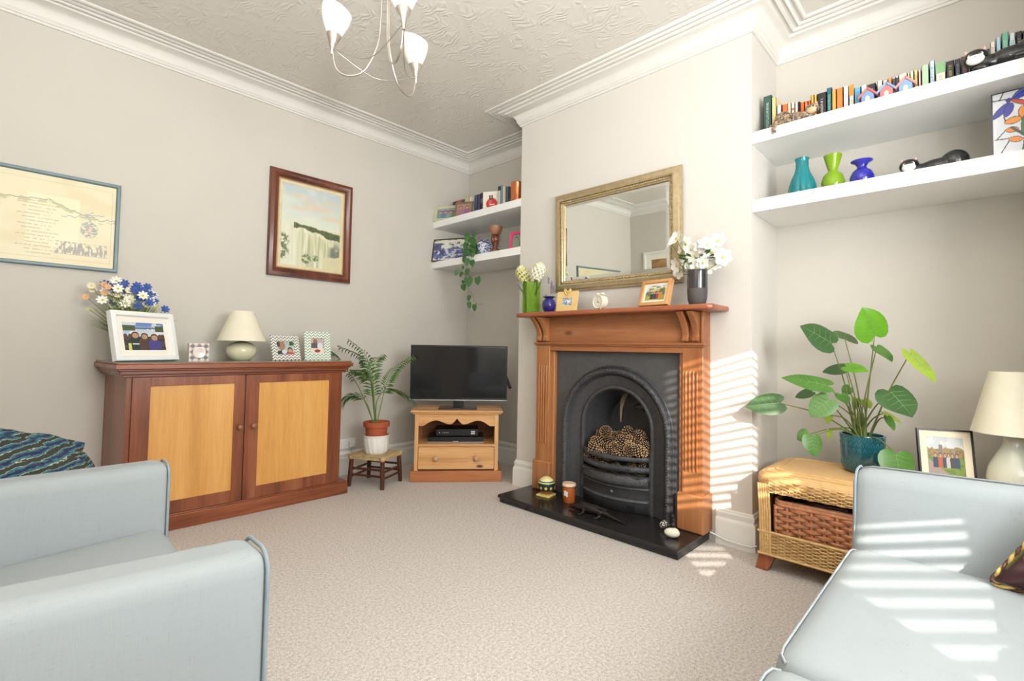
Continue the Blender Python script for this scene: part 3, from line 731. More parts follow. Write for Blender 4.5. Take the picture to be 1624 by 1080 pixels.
S = seg*2; fs = [(k*S+i, k*S+(i+1) % S, (k+1)*S+(i+1) % S, (k+1)*S+i) for k in range(len(pr)-1) for i in range(S)]+[tuple(range(S-1, -1, -1))]
g.add(vs, fs).obj('body', WHITEC, t, smooth=50)
FRONDS = [[(2.085, 3.543, 0.496), (2.074, 3.546, 0.628), (2.067, 3.549, 0.733), (2.046, 3.561, 0.897), (2.008, 3.592, 1.041), (1.922, 3.676, 1.141)],[(2.076, 3.552, 0.503), (2.003, 3.657, 0.762), (1.95, 3.747, 0.888), (1.911, 3.825, 0.996), (1.895, 3.882, 1.035)],[(2.066, 3.561, 0.529), (2.023, 3.556, 0.637), (1.955, 3.579, 0.708), (1.882, 3.612, 0.699), (1.826, 3.631, 0.625)],[(2.091, 3.535, 0.536), (2.082, 3.508, 0.65), (2.113, 3.442, 0.752), (2.147, 3.378, 0.761), (2.195, 3.3, 0.732), (2.25, 3.22, 0.658)],[(2.097, 3.528, 0.536), (2.138, 3.505, 0.7), (2.164, 3.502, 0.798), (2.199, 3.49, 0.877), (2.254, 3.458, 0.951), (2.337, 3.397, 1.02)],[(2.079, 3.547, 0.536), (2.054, 3.53, 0.787), (2.009, 3.544, 0.847), (1.966, 3.558, 0.893), (1.906, 3.59, 0.905)],[(2.084, 3.542, 0.536), (2.063, 3.571, 0.798), (2.037, 3.611, 0.942), (2.0, 3.667, 1.02), (1.902, 3.785, 1.087)],[(2.088, 3.537, 0.536), (2.067, 3.539, 0.773), (2.056, 3.538, 0.879), (2.063, 3.518, 0.978), (2.099, 3.47, 1.031)],]
t = thing('potted_palm', 'parlour palm in a terracotta pot set inside the white ribbed pot', 'plant', (POTP[0], POTP[1], POTP[2]+.02))
G().lathe([(.07, 0), (.088, .19), (.103, .195), (.105, .232), (.098, .234), (.092, .20), (.09, .19)], seg=32).obj('inner_pot', TERRA, t, smooth=40)
G().lathe([(.09, .20), (.05, .21), (0, .212)], seg=20).obj('soil', SOIL, t)
PALM = mat('palm_leaflet', (74, 112, 50), .45, var=.25, vs=9); PALMS = mat('palm_stem', (110, 136, 62), .5)
r0 = Vector(t.location)
def bez(pts, n):
    pts = [Vector(p) for p in pts]; out = []
    P = [pts[0]*2-pts[1]]+pts+[pts[-1]*2-pts[-2]]
    for i in range(1, len(P)-2):
        for k in range(n):
            s_ = k/n; a_, b_, c_, d_ = P[i-1], P[i], P[i+1], P[i+2]
            out.append(.5*((2*b_)+(c_-a_)*s_+(2*a_-5*b_+4*c_-d_)*s_*s_+(3*b_-a_-3*c_+d_)*s_**3))
    out.append(pts[-1]); return out
for fi, fr in enumerate(FRONDS):
    pts = [Vector(p)-r0 for p in fr]; pts[0] = Vector((pts[0].x*.5, pts[0].y*.5, .205)); c = bez(pts, 6); n = len(c)
    st = G().tube(c, [.0042-.003*i/n for i in range(n)], 6).obj('frond_stem', PALMS, t, smooth=60)
    g = G(); start = int(n*.34)
    for i in range(start, n):
        p = c[i]; d = (c[min(i+1, n-1)]-c[max(i-1, 0)]).normalized(); f = (i-start)/(n-start); L = .115*(1-.55*abs(f-.35)**1.2)*(1-.45*f)
        side = d.cross(Vector((.25, .45, 1))).normalized()
        for sg in (-1, 1):
            tip = p+d*L*.55+side*sg*L*.8+Vector((0, 0, -.022-.02*random.random())); md = p+(tip-p)*.5+Vector((0, 0, .010)); wv = d*.0055
            g.add([p, md-wv, tip, md+wv], [(0, 1, 2), (0, 2, 3)])
    g.obj('frond', PALM, st, smooth=60)

# ------------------------------------------------------------------ television corner
TRZ = math.radians(-40.9)
t = thing('tv_stand', 'honey pine TV stand with scalloped valance and one drawer, set across the corner', 'tv stand', (2.595, 3.118, 0), TRZ)
G().box(-.374, .374, 0, .40, 0, .088).obj('plinth', PINED, t, bevel=.004)
for s in (-1, 1): G().box(s*.343, s*.312, .012, .39, .088, .556).obj('side_panel', PINEV, t, bevel=.002)
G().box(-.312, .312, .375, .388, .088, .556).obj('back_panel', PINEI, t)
G().box(-.312, .312, .016, .376, .285, .303).obj('shelf', PINE, t)
G().box(-.378, .378, -.008, .405, .562, .580).obj('top', PINE, t, bevel=.007, seg=3)
G().box(-.362, .362, 0, .398, .550, .562).obj('top_moulding', PINE, t, bevel=.004)
up = [(-.312, .55)]; N = 40; lo = []
for i in range(N+1):
    x = i/N
    cs = lambda p, q, a_, b_: p+(q-p)*(1-math.cos(PI*(x-a_)/(b_-a_)))/2
    if x < .13: z = .452
    elif x < .45: z = .452+.045*math.sin((x-.13)/.32*PI/2)
    elif x < .83: z = cs(.497, .466, .45, .83)
    else: z = .466+.049*((x-.83)/.17)**1.6
    lo.append((x, z))
L = [(-.312+.312*x, z) for x, z in lo]; R = [(-p[0], p[1]) for p in reversed(L[:-1])]
G().prism([(-.312, .55)]+L+R+[(.312, .55)], 'y', .014, .030).obj('valance', PINE, t)
d = G().box(-.309, .309, .014, .030, .100, .281).obj('drawer', PINE, t, bevel=.002)
for x in (-.165, .165):
    k = G().lathe([(.010, 0), (.009, .012), (.018, .018), (.023, .028), (.020, .036), (.008, .041), (0, .041)], seg=18); k.v = [(x+v[0], .014-v[2], .192+v[1]) for v in k.v]
    k.obj('knob', mat('pale_wood_knob', (196, 158, 118), .35), d, smooth=50)
def L2W(x, y, z, o=(2.595, 3.118), r=TRZ): return (o[0]+x*math.cos(r)-y*math.sin(r), o[1]+x*math.sin(r)+y*math.cos(r), z)
t = thing('disc_player', 'flat black disc player lying on the TV stand shelf', 'player', L2W(-.008, .2, .303), TRZ)
G().box(-.232, .232, -.13, .12, .006, .048).obj('case', BLACKP, t, bevel=.003); G().box(-.232, .232, -.1315, -.128, .004, .010).obj('trim', SILVER, t)
G().box(-.02, .02, -.1322, -.131, .0105, .0175).obj('display', SILVER, t)
for x in (-.2, .2):
    for y in (-.1, .1): G().lathe([(.012, 0), (.012, .006)], (x, y, 0), 12).obj('foot', BLACKP, t)
t = thing('set_top_box', 'black set-top box with small lit display, on top of the disc player', 'set-top box', L2W(.002, .215, .351), TRZ)
G().box(-.178, .178, -.115, .1, .004, .062).obj('case', BLACKP, t, bevel=.004)
G().box(.115, .148, -.1162, -.114, .036, .046).box(.115, .148, -.1162, -.114, .020, .030).obj('display', mat('pale_display', (214, 224, 232), .3), t)
kk = G()
for x in (-.15, -.12, -.105, -.09, -.075):
    kk.ball((x, -.115, .032), (.004, .002, .004), 8, 5)
kk.obj('buttons', SILVER, t); G().box(-.15, .15, -.09, .09, 0, .004).obj('feet', BLACKP, t)
t = thing('television', 'black flat-screen television on the pine stand in the corner', 'television', L2W(.006, .17, .5805), TRZ)
W, Z0, Z1 = .828, .066, .536
G().box(-W/2, W/2, .002, .028, Z0, Z1).obj('casing', BLACKP, t, bevel=.004)
G().box(-W/2+.012, W/2-.012, -.0005, .003, Z0+.022, Z1-.012).obj('screen', SCREEN, t)
G().box(-W/2, W/2, -.002, .024, Z0-.004, Z0+.006).obj('lower_trim', SILVER, t, bevel=.001)
G().box(-W/2+.1, W/2-.1, .028, .06, Z0+.03, Z1-.12).obj('rear_housing', BLACKP, t, bevel=.01)
G().box(-.045, .045, .004, .03, .01, .07).obj('neck', BLACKP, t, bevel=.003)
G().prism([(-.165, -.10), (.155, -.10), (.155, .10), (-.165, .10)], 'z', .0, .010).obj('foot', mat('smoked_foot', (34, 36, 38), .1, coat=.6), t, bevel=.003)
g = G(); g.prism([(W/2-.03, Z0+.20), (W/2+.002, Z0+.215), (W/2+.046, Z0+.105), (W/2+.02, Z0+.095)], 'y', .034, .044); g.obj('cable_strap', BLACKP, t, bevel=.002)

# ------------------------------------------------------------------ fireplace   (local: x = -worldY, y = depth into the wall, front at -y)
FC = 1.805; FR = -PI/2
t = thing('hearth', 'low black slate hearth slab in front of the fireplace', 'hearth', (XC, 1.84, 0), FR)
g = G(); HW = .672
g.box(-HW+.004, HW-.004, -.413, -.002, 0, .034).obj('base_slab', SLATE, t, bevel=.003)
G().box(-HW, HW, -.43, -.0, .034, .056).obj('top_slab', SLATE, t, bevel=.004, seg=3)
HZ = .0562

t = thing('fire_surround', 'honey-brown pine fire surround with fluted legs and a deep mantelshelf', 'fireplace surround', (XC, FC, HZ), FR)
def Zs(z): return z-HZ
for s in (-1, 1):
    # leg: a plain board with four flutes sunk between narrow ridges
    x0, x1 = sorted((s*.512, s*.637)); zf0, zf1 = .40, .98
    g = G(); g.box(x0, x1, -.108, -.001, Zs(.06), Zs(1.13)); g.obj('pilaster', SURR, t, bevel=.004)
    xi0, xi1 = sorted((s*.482, s*.514)); G().box(xi0, xi1, -.085, -.02, Zs(.06), Zs(1.13)).obj('inner_stile', SURR, t, bevel=.006)
    xc = (x0+x1)/2-s*.004
    for k in range(4):
        xx = xc+(k-1.5)*.0225
        r = G().tube([(xx, -.1075, Zs(zf0)), (xx, -.112, Zs(zf0+.012)), (xx, -.112, Zs(zf1-.012)), (xx, -.1075, Zs(zf1))], .0068, 8)
        r.obj('flute', SURR, t, smooth=50)
    p0, p1 = sorted((s*.488, s*.652)); G().box(p0, p1, -.128, -.001, 0, Zs(.272)).obj('plinth_block', SURR, t, bevel=.01, seg=3)
    # paired scroll brackets under the shelf
    for k in (0, 1):
        xb = s*(.558+.062*k-.02)
        pts = []
        for i in range(25):
            q = i/24; z = 1.332-.175*q
            y = .085*(1-q)**1.0*(.62+.38*math.cos(q*1.2*PI))+.028+.016*math.exp(-((q-.93)/.08)**2)+.012*math.exp(-((q-.05)/.08)**2)
            pts.append((-.106-y+.012, Zs(z)))
        G().prism([(-.10, Zs(1.332))]+pts+[(-.10, Zs(1.157))], 'x', xb-.019, xb+.019).obj('corbel', SURR, t, bevel=.004)
    G().box(*sorted((s*.585+s*.04, s*.637)), -.113, -.10, Zs(1.15), Zs(1.332)).obj('corbel_backboard', SURR, t, bevel=.003)
G().box(-.635, .635, -.104, -.001, Zs(1.125), Zs(1.336)).obj('frieze', SURRX, t)
G().box(-.512, .512, -.106, -.02, Zs(1.088), Zs(1.13)).obj('top_rail', SURRX, t, bevel=.003)
g = G(); g.box(-.652, .652, -.128, -.09, Zs(1.134), Zs(1.15)); g.box(-.645, .645, -.119, -.09, Zs(1.124), Zs(1.136)); g.obj('moulding', SURRX, t, bevel=.005, seg=3)
g = G(); g.prism([(-.745, 0), (-.745, -.225), (-.72, -.25), (.72, -.25), (.745, -.225), (.745, 0)], 'z', Zs(1.335), Zs(1.3655)); g.obj('mantel_shelf', MANT, t, bevel=.009, seg=3)
MZ = 1.3662

# cast iron insert
t = thing('fireplace_insert', 'black cast-iron arched fireplace insert with bowed grate', 'fireplace', (XC, FC, HZ), FR)
ZCN = .565; CXN = .012
def arch(r, zc=ZCN, n=30, zb=0.0):
    p = [(-r, zb), (-r, zb+(zc-HZ-zb)*.33), (-r, zb+(zc-HZ-zb)*.66)]
    p += [(r*math.cos(PI-PI*i/n), zc-HZ+r*math.sin(PI-PI*i/n)) for i in range(n+1)]
    return [(x+CXN, z) for x, z in p+[(r, zb+(zc-HZ-zb)*.66), (r, zb+(zc-HZ-zb)*.33), (r, zb)]]
def loft(g, loops):
    n = len(loops[0]); vs = [v for l in loops for v in l]
    return g.add(vs, [(k*n+i, k*n+i+1, (k+1)*n+i+1, (k+1)*n+i) for k in range(len(loops)-1) for i in range(n-1)])
A3 = lambda r, y, zc=ZCN: [(x, y, z) for x, z in arch(r, zc)]
inn = A3(.432, -.052); HWP, HT = .50, Zs(1.10)
outer = []
for x, y, z in inn:
    dx, dz = x-CXN, z-(ZCN-HZ)
    if dz <= 0: outer.append((math.copysign(HWP, dx), -.052, z)); continue
    k = 1e9
    if abs(dx) > 1e-6: k = min(k, (HWP-math.copysign(CXN, dx))/abs(dx))
    if dz > 1e-6: k = min(k, (HT-(ZCN-HZ))/dz)
    outer.append((CXN+dx*k, -.052, ZCN-HZ+dz*k))
g = G(); loft(g, [outer, inn]); g.obj('plate', IRONP, t, smooth=20)
g = G(); loft(g, [A3(r, y) for r, y in ((.434, -.05), (.430, -.064), (.424, -.070), (.418, -.066), (.416, -.07))]); g.obj('outer_arch_trim', IRON, t, smooth=35)
g = G(); loft(g, [A3(r, y) for r, y in ((.416, -.068), (.412, -.086), (.402, -.096), (.388, -.094), (.378, -.082), (.374, -.062))]); g.obj('outer_arch_band', IROND, t, smooth=60)
b = G(); ar = arch(.398)
pv = None; acc = 0
for i in range(len(ar)-1):   # cast leaf ornament along the band
    p, q = Vector(ar[i]), Vector(ar[i+1]); L = (q-p).length; m = max(1, int(L/.016))
    for k in range(m):
        c = p.lerp(q, (k+.5)/m); d = (q-p).normalized(); an = math.atan2(d.y, d.x)
        b.ball((c.x, -.095, c.y), (.0095, .006, .005), 6, 4, Matrix.Rotation(-(an+.6*(1 if k % 2 else -1)), 3, 'Y'))
tag(b.obj('band_ornament', IROND, t, smooth=60), kind='stuff')
g = G(); loft(g, [A3(.374, -.062), A3(.366, -.052), A3(.362, -.058), A3(.282, -.026)]); g.obj('splayed_arch', IRON, t, smooth=20)
g = G(); loft(g, [A3(r, y, .58) for r, y in ((.284, -.026), (.280, -.040), (.272, -.046), (.262, -.044), (.254, -.034), (.250, -.01), (.246, .03))]); g.obj('inner_arch_band', IRON, t, smooth=50)
g = G(); loft(g, [A3(.246, .03, .58), A3(.215, .24, .56)]); bk = A3(.215, .24, .56); g.add(bk+[(CXN, .24, .3)], [(i, i+1, len(bk)) for i in range(len(bk)-1)]); g.obj('firebox', IRON, t, smooth=20)
g = G(); g.ball((CXN+.035, .225, Zs(.70)), (.05, .02, .025), 12, 7); g.box(CXN-.005, CXN+.075, .20, .235, Zs(.672), Zs(.684)); g.obj('fireback_boss', IRON, t, smooth=50)
g = G(); pts = [(CXN-.035, .16, Zs(.80)), (CXN-.045, .13, Zs(.75)), (CXN-.040, .10, Zs(.69)), (CXN-.03, .08, Zs(.60))]
g.add([(p[0]-w_, p[1], p[2]) for p, w_ in zip(pts, (.02, .018, .010, .003))]+[(p[0]+w_, p[1], p[2]) for p, w_ in zip(pts, (.02, .018, .010, .003))], [(i, i+1, 5+i, 4+i) for i in range(3)])
g.obj('damper_plate', mat('tarnished_brass', (150, 140, 120), .4, .4), t)
# bowed grate: bands swept along a shallow arc
def bow(x, d, y0=-.03): return y0-d*(1-(x/.262)**2)
def band(name, m, prof_, d, x=.258, n=22, slot=None):
    """prof_: (forward offset, world z)"""
    g = G(); loops = []
    for f, z in prof_: loops.append([(CXN-x+2*x*i/n, bow(-x+2*x*i/n, d)-f, Zs(z)) for i in range(n+1)])
    loft(g, loops); o = g.obj(name, m, t, smooth=50); s_ = o.modifiers.new('thick', 'SOLIDIFY'); s_.thickness = .006; s_.offset = 0; return o
band('grate_skirt', IRON, [(.004, .060), (.006, .12), (.016, .132), (.012, .142), (0, .146)], .085)
band('ash_door', IRON, [(.0, .144), (.002, .150), (.002, .200), (.008, .206), (.014, .214), (.008, .222), (.002, .226)], .088)
band('decorated_band', IROND, [(.004, .224), (.018, .232), (.024, .246), (.022, .268), (.014, .284), (.002, .290), (-.02, .290)], .095)
band('grate_bar', IROND, [(0, .318), (.012, .324), (.016, .336), (.010, .350), (-.002, .354), (-.008, .336), (0, .318)], .11)
band('top_rail', IRON, [(0, .388), (.010, .392), (.014, .402), (.008, .414), (-.006, .416), (-.01, .400), (0, .388)], .12)
for s in (-1, 1):
    G().box(CXN+s*.262-.010, CXN+s*.262+.010, -.045, -.02, Zs(.06), Zs(.43)).obj('grate_post', IRON, t, bevel=.004)
rb = G()
for i in range(34):
    x = -.16+.32*i/33; y = bow(x, .11)-.014; rb.ball((CXN+x, y-.003, Zs(.337)), (.006, .006, .016), 6, 4, Matrix.Rotation(.6, 3, 'Y'))
tag(rb.obj('rope_twist', IROND, t, smooth=60), kind='stuff')
k = G().lathe([(.005, 0), (.006, .008), (.012, .013), (.013, .020), (.006, .025), (0, .026)], seg=14); y0 = bow(.06, .088); k.v = [(CXN+.035+v[0], y0-.002-v[2], Zs(.178)+v[1]) for v in k.v]
k.obj('knob', mat('worn_steel', (120, 116, 114), .35, .7), t, smooth=50)
G().box(CXN+.10, CXN+.175, bow(.13, .085)-.0085, bow(.13, .085)+.012, Zs(.078), Zs(.104)).obj('air_slot', mat('slot_shade', (8, 8, 8), .9), t)  # solid block for the slot; shade of its opening put into the colour
G().box(CXN-.22, CXN+.22, -.10, .2, Zs(.286), Zs(.296)).obj('grate_floor', IRON, t)

# pine cones piled in the grate
def cone_mesh():
    # woody spiral of scales; each scale ends in a pale diamond tip
    g = G(); n = 58; mi = []
    g.ball((0, 0, .040), (.016, .016, .036), 8, 6); mi += [0]*len(g.f)
    for i in range(n):
        q = i/(n-1); a = i*2.39996; env = math.sin(PI*min(1, .14+.86*q)**.8)**.75; r = .005+.029*env; z = .001+.074*q
        c, s = math.cos(a), math.sin(a); w_ = .0036+.0056*env; h_ = .0030+.0014*env; tl = .55-1.3*q
        def P(rr, t_, zz): return (rr*c-t_*s, rr*s+t_*c, zz)
        o = r; zt = z+.004*q+.002
        g.add([P(r*.3, 0, z-.002), P(o-.003, -w_, zt), P(o, 0, zt+h_), P(o-.003, w_, zt), P(o-.001, 0, zt-h_), P(o+.0035, 0, zt)],
              [(0, 1, 2), (0, 2, 3), (0, 3, 4), (0, 4, 1), (1, 4, 5), (4, 3, 5), (3, 2, 5), (2, 1, 5)]); mi += [0]*4+[1]*4
    me = bpy.data.meshes.new('pine_cone'); me.from_pydata(g.v, [], g.f)
    me.materials.append(mat('cone_dark', (44, 29, 21), .8, var=.25, vs=80)); me.materials.append(mat('cone_tip', (216, 178, 136), .75, var=.28, vs=70))
    me.polygons.foreach_set('material_index', mi); me.update(); return me
CM = cone_mesh()
CONES = [(2.9, 1.884, 0.539, 1.05), (2.95, 1.795, 0.519, 0.8), (2.92, 1.724, 0.557, 0.95), (2.92, 1.639, 0.543, 0.95), (2.88, 1.947, 0.467, 0.9), (2.9, 1.833, 0.477, 0.9), (2.86, 1.745, 0.494, 0.95), (2.88, 1.681, 0.501, 0.95), (2.88, 1.616, 0.498, 0.9), (2.8, 1.923, 0.425, 1), (2.81, 1.844, 0.436, 0.95), (2.8, 1.774, 0.44, 0.9), (2.79, 1.701, 0.445, 0.95), (2.8, 1.643, 0.46, 0.95), (2.8, 1.58, 0.47, 0.95), (2.76, 1.855, 0.408, 0.8), (2.76, 1.725, 0.421, 0.9), (2.76, 1.646, 0.426, 0.9), (2.78, 1.586, 0.433, 0.9), (2.8, 1.544, 0.437, 0.8), (2.8, 1.948, 0.344, 0.8), (2.77, 1.826, 0.32, 0.8), (2.77, 1.73, 0.329, 0.8), (2.77, 1.638, 0.342, 0.8), (2.79, 1.569, 0.352, 0.8), (2.8, 1.87, 0.244, 0.7), (2.78, 1.759, 0.269, 0.7), (2.78, 1.666, 0.284, 0.7), (2.8, 1.587, 0.295, 0.7), (2.92, 1.886, 0.445, 0.9), (2.86, 1.569, 0.488, 0.8), (2.8, 1.862, 0.368, 0.8)]
CONES += [(2.96, 1.97, .494, .85), (2.97, 1.857, .50, .9), (2.95, 1.698, .507, .9), (2.93, 1.617, .512, .9), (2.8, 1.807, .402, .9), (2.85, 1.663, .475, .9), (2.84, 1.775, .459, .9), (2.83, 1.985, .368, .8), (2.82, 1.564, .462, .8), (2.86, 1.965, .437, .85)]
rows = {0: [], 1: [], 2: [], 3: []}
for x, y, z, s in CONES: rows[0 if z > .50 else 1 if z > .455 else 2 if z > .40 else 3].append((y, x, z, s))
ORD = ['leftmost', 'second', 'third', 'fourth', 'fifth', 'sixth', 'seventh', 'eighth', 'ninth', 'tenth', 'eleventh', 'twelfth', 'thirteenth', 'fourteenth', 'fifteenth', 'sixteenth']
WH = ['top row of the fireplace pile', 'upper middle row of the fireplace pile', 'row along the grate top rail', 'row seen between the grate bars']
for r, lst in rows.items():
    for k, (y, x, z, s) in enumerate(sorted(lst, reverse=True)):
        if r >= 2: x = max(x+.02, 2.88-.115*max(0, 1-((y-1.793)/.262)**2)+(.052 if r == 3 else .030))
        s *= 1.15; o = put('pine_cone', CM); o.scale = (s, s, s)
        ez = Vector((random.uniform(-1, .1), random.uniform(-.7, .7), random.uniform(.1, 1))).normalized()
        o.rotation_euler = ez.to_track_quat('Z', 'Y').to_euler(); o.location = Vector((x, y+(.024 if r == 3 else .012 if r == 2 else 0), z))-ez*.038*s
        tag(o, 'pine cone, '+ORD[k]+('' if k == 0 else ' from left')+' in the '+WH[r], 'pine cone', 'pine cones in the grate')

# things on the hearth
t = thing('candle_tile', 'small pale yellow tile on the left of the hearth, under the round candle', 'tile', (2.715, 2.258, HZ), math.radians(8))
G().box(-.052, .052, -.052, .052, 0, .014).obj('tile', mat('pale_yellow_glaze', (226, 206, 124), .3), t, bevel=.003)
t = thing('ball_candle', 'round painted candle with yellow spots on the hearth\'s left end', 'candle', (2.72, 2.26, HZ+.0145))
def ballpic(m, nt, b):
    tc = nt.nodes.new('ShaderNodeTexCoord'); s = nt.nodes.new('ShaderNodeSeparateXYZ'); nt.links.new(tc.outputs['Object'], s.inputs[0])
    def M(op, a, b_=None):
        n = nt.nodes.new('ShaderNodeMath'); n.operation = op
        for i, q in enumerate((a, b_)):
            if q is None: continue
            if isinstance(q, (int, float)): n.inputs[i].default_value = q
            else: nt.links.new(q, n.inputs[i])
        return n.outputs[0]
    an = M('ARCTAN2', s.outputs[1], s.outputs[0]); ph = M('MULTIPLY', M('PINGPONG', M('MULTIPLY', an, 10/(2*PI)), .5), .0377); dz = M('SUBTRACT', s.outputs[2], .047)
    dist = M('SQRT', M('ADD', M('MULTIPLY', ph, ph), M('MULTIPLY', dz, dz)))
    spots = ramp(nt, dist, [(.0, L4((236, 204, 96))), (.0085, L4((240, 210, 110))), (.010, L4((40, 92, 84))), (.0135, L4((30, 44, 48)))])
    zz = M('MULTIPLY', s.outputs[2], 8.0)
    bands = ramp(nt, zz, [(0, L4((150, 84, 44))), (.17, L4((164, 92, 50))), (.20, L4((34, 50, 54))), (.62, L4((196, 206, 110))), (.68, L4((30, 84, 100))), (.74, L4((240, 226, 160)))])
    bands.node.color_ramp.interpolation = 'CONSTANT'
    sel = ramp(nt, zz, [(0, (0, 0, 0, 1)), (.23, (1, 1, 1, 1)), (.55, (0, 0, 0, 1))]); sel.node.color_ramp.interpolation = 'CONSTANT'
    mi = nt.nodes.new('ShaderNodeMix'); mi.data_type = 'RGBA'; nt.links.new(sel, mi.inputs[0]); nt.links.new(bands, mi.inputs[6]); nt.links.new(spots, mi.inputs[7])
    nt.links.new(mi.outputs[2], b.inputs['Base Color']); b.inputs['Roughness'].default_value = .3
G().lathe([(0.03, 0)]+[(.062*math.sin(a), .058-.062*math.cos(a)) for a in [PI*(.17+.81*i/18) for i in range(19)]], seg=36).obj('wax_ball', patterned('painted_wax', ballpic), t, smooth=60)
G().tube([(0, 0, .117), (.001, 0, .126), (.004, 0, .134)], .0016, 6).obj('wick', mat('pink_wick', (214, 140, 130), .8), t)
t = thing('jar_candle', 'amber jar candle with a pale label, right of the round candle on the hearth', 'candle', (2.715, 2.055, HZ))
G().lathe([(.036, 0), (.041, .006), (.042, .085), (.037, .098), (.036, .11)], seg=32).obj('jar', mat('amber_glass', (176, 96, 44), .08, var=.1, coat=.5), t, smooth=40)
G().lathe([(.040, .108), (.046, .113), (.047, .124), (.043, .130), (0, .131)], seg=32).obj('lid', mat('pale_peach_lid', (236, 206, 176), .4), t, smooth=40)
g = G()
for (a0, a1, z0, z1) in ((2.85, 3.35, .05, .084), (3.35, 3.6, .045, .08)): g.grid(lambda u, v: (.0426*math.cos(a0+(a1-a0)*u), .0426*math.sin(a0+(a1-a0)*u), z0+(z1-z0)*v), 6, 1)
g.obj('label', mat('jar_label', (232, 228, 224), .6), t)

def remesh(g, name, m, parent=None, vox=.003, sm=4):
    o = g.obj(name, m, parent, smooth=80)
    r = o.modifiers.new('remesh', 'REMESH'); r.mode = 'VOXEL'; r.voxel_size = vox; r.use_smooth_shade = True
    s_ = o.modifiers.new('smooth', 'SMOOTH'); s_.iterations = sm; s_.factor = .5
    return o
BRONZE = mat('dark_bronze', (44, 36, 34), .35, .4, var=.3, vs=60, bm=.6, bs=160, bd=.003)
t = thing('crocodile_figure', 'dark bronze crocodile figure lying across the middle of the hearth', 'ornament', (2.625, 1.77, HZ), math.radians(-86))
g = G()   # local x: tail(+) to snout(-)
spine = [(-.205, 0, .014), (-.17, 0, .018), (-.135, 0, .026), (-.09, 0, .030), (-.04, 0, .033), (.01, .004, .030), (.06, .008, .022), (.11, .0, .014), (.16, -.012, .009), (.205, -.02, .006)]
g.tube(bez(spine, 4), [r_ for r_ in np.interp(np.linspace(0, 1, 37), np.linspace(0, 1, 10), [.007, .012, .022, .026, .030, .026, .018, .012, .008, .003])], 12)
for sx, sy in ((-.085, 1), (-.085, -1), (.03, 1), (.03, -1)):
    g.tube([(sx, sy*.02, .022), (sx+.018, sy*.046, .016), (sx+.004, sy*.058, .005), (sx-.014, sy*.066, .004)], [.011, .009, .006, .005], 8)
g.ball((-.15, .010, .034), .006, 8, 5); g.ball((-.15, -.010, .034), .006, 8, 5)
for i in range(18):
    x = -.11+.17*i/17
    for y in (-.012, 0, .012): g.ball((x, y, .060-.00*x-max(0, x)*.2-abs(y)*.3), (.005, .004, .006), 6, 4)
remesh(g, 'body', BRONZE, t, .0028, 1)
t = thing('white_pebble', 'smooth white pebble at the right end of the hearth', 'pebble', (2.635, 1.272, HZ), math.radians(20))
remesh(G().ball((0, 0, .026), (.030, .044, .026), 16, 10).ball((.0, -.014, .03), (.026, .026, .024), 16, 10), 'stone', mat('white_stone', (240, 234, 218), .45, var=.04), t, .004, 6)
t = thing('spotted_bird', 'small black ornament with white speckles, lying behind the white pebble', 'ornament', (2.735, 1.352, HZ), math.radians(-30))
SPOT = patterned('speckled_black', lambda m, nt, b: (nt.links.new(ramp(nt, noise(nt, coords(nt), 170, 0), [(.56, L4((26, 24, 26))), (.6, L4((230, 224, 214)))]), b.inputs['Base Color']), setattr(b.inputs['Roughness'], 'default_value', .35)))
g = G().ball((-.02, 0, .03), (.030, .018, .022), 14, 9, Matrix.Rotation(-.5, 3, 'Y')); remesh(g, 'speckled_body', SPOT, t, .003, 3)
g = G().ball((.012, 0, .02), (.022, .016, .016), 12, 8).ball((.035, .008, .015), (.018, .012, .012), 12, 8).tube([(.02, 0, .02), (.05, -.02, .01)], .007, 8); remesh(g, 'black_neck', mat('glossy_black', (24, 22, 24), .25), t, .003, 3)
t = thing('carved_figure', 'little dark carved figure standing by the right plinth of the surround', 'ornament', (2.76, 1.325, HZ))
remesh(G().ball((0, 0, .022), (.016, .018, .022), 12, 8).ball((0, 0, .052), (.013, .014, .018), 12, 8).ball((-.006, 0, .076), (.011, .011, .012), 12, 8), 'figure', mat('dark_carved_stone', (48, 42, 44), .4, var=.3, vs=50), t, .003, 3)

# ------------------------------------------------------------------ on the mantelpiece
t = thing('glass_vase', 'tall square green glass vase at the left end of the mantelpiece', 'vase', (2.775, 2.485, MZ), math.radians(-30))
GG = glassy('lime_glass', (172, 212, 84), .06, .24)
g = G(); a = .052
g.sweep(2*a, 2*a, [(0, 0), (0, .0)], 0)
g = G()
for (r0, z0, r1, z1) in ((a*.92, 0, a, .02), (a, .02, a*1.06, .235), (a*1.06, .235, a*.98, .235), (a*.98, .235, a*.86, .02)):
    q = [(-1, -1), (1, -1), (1, 1), (-1, 1)]
    for i in range(4):
        j = (i+1) % 4; g.add([(q[i][0]*r0, q[i][1]*r0, z0), (q[j][0]*r0, q[j][1]*r0, z0), (q[j][0]*r1, q[j][1]*r1, z1), (q[i][0]*r1, q[i][1]*r1, z1)], [(0, 1, 2, 3)])
g.box(-a*.92, a*.92, -a*.92, a*.92, 0, .02); g.obj('body', GG, t)
HY = [mat('hyacinth_white', (240, 238, 214), .6), mat('hyacinth_green_white', (222, 220, 146), .6)]
fl = []
for k in (0, 1):
    g = G()
    for q in range(5):
        an = 2*PI*q/5; c, s = math.cos(an), math.sin(an)
        g.add([(0, 0, 0), (.006*c-.0035*s, .006*s+.0035*c, .006), (.0135*c, .0135*s, .004), (.006*c+.0035*s, .006*s-.0035*c, .006)], [(0, 1, 2, 3)])
    me = g.mesh('floret', 60); me.materials.append(HY[k]); fl.append(me)
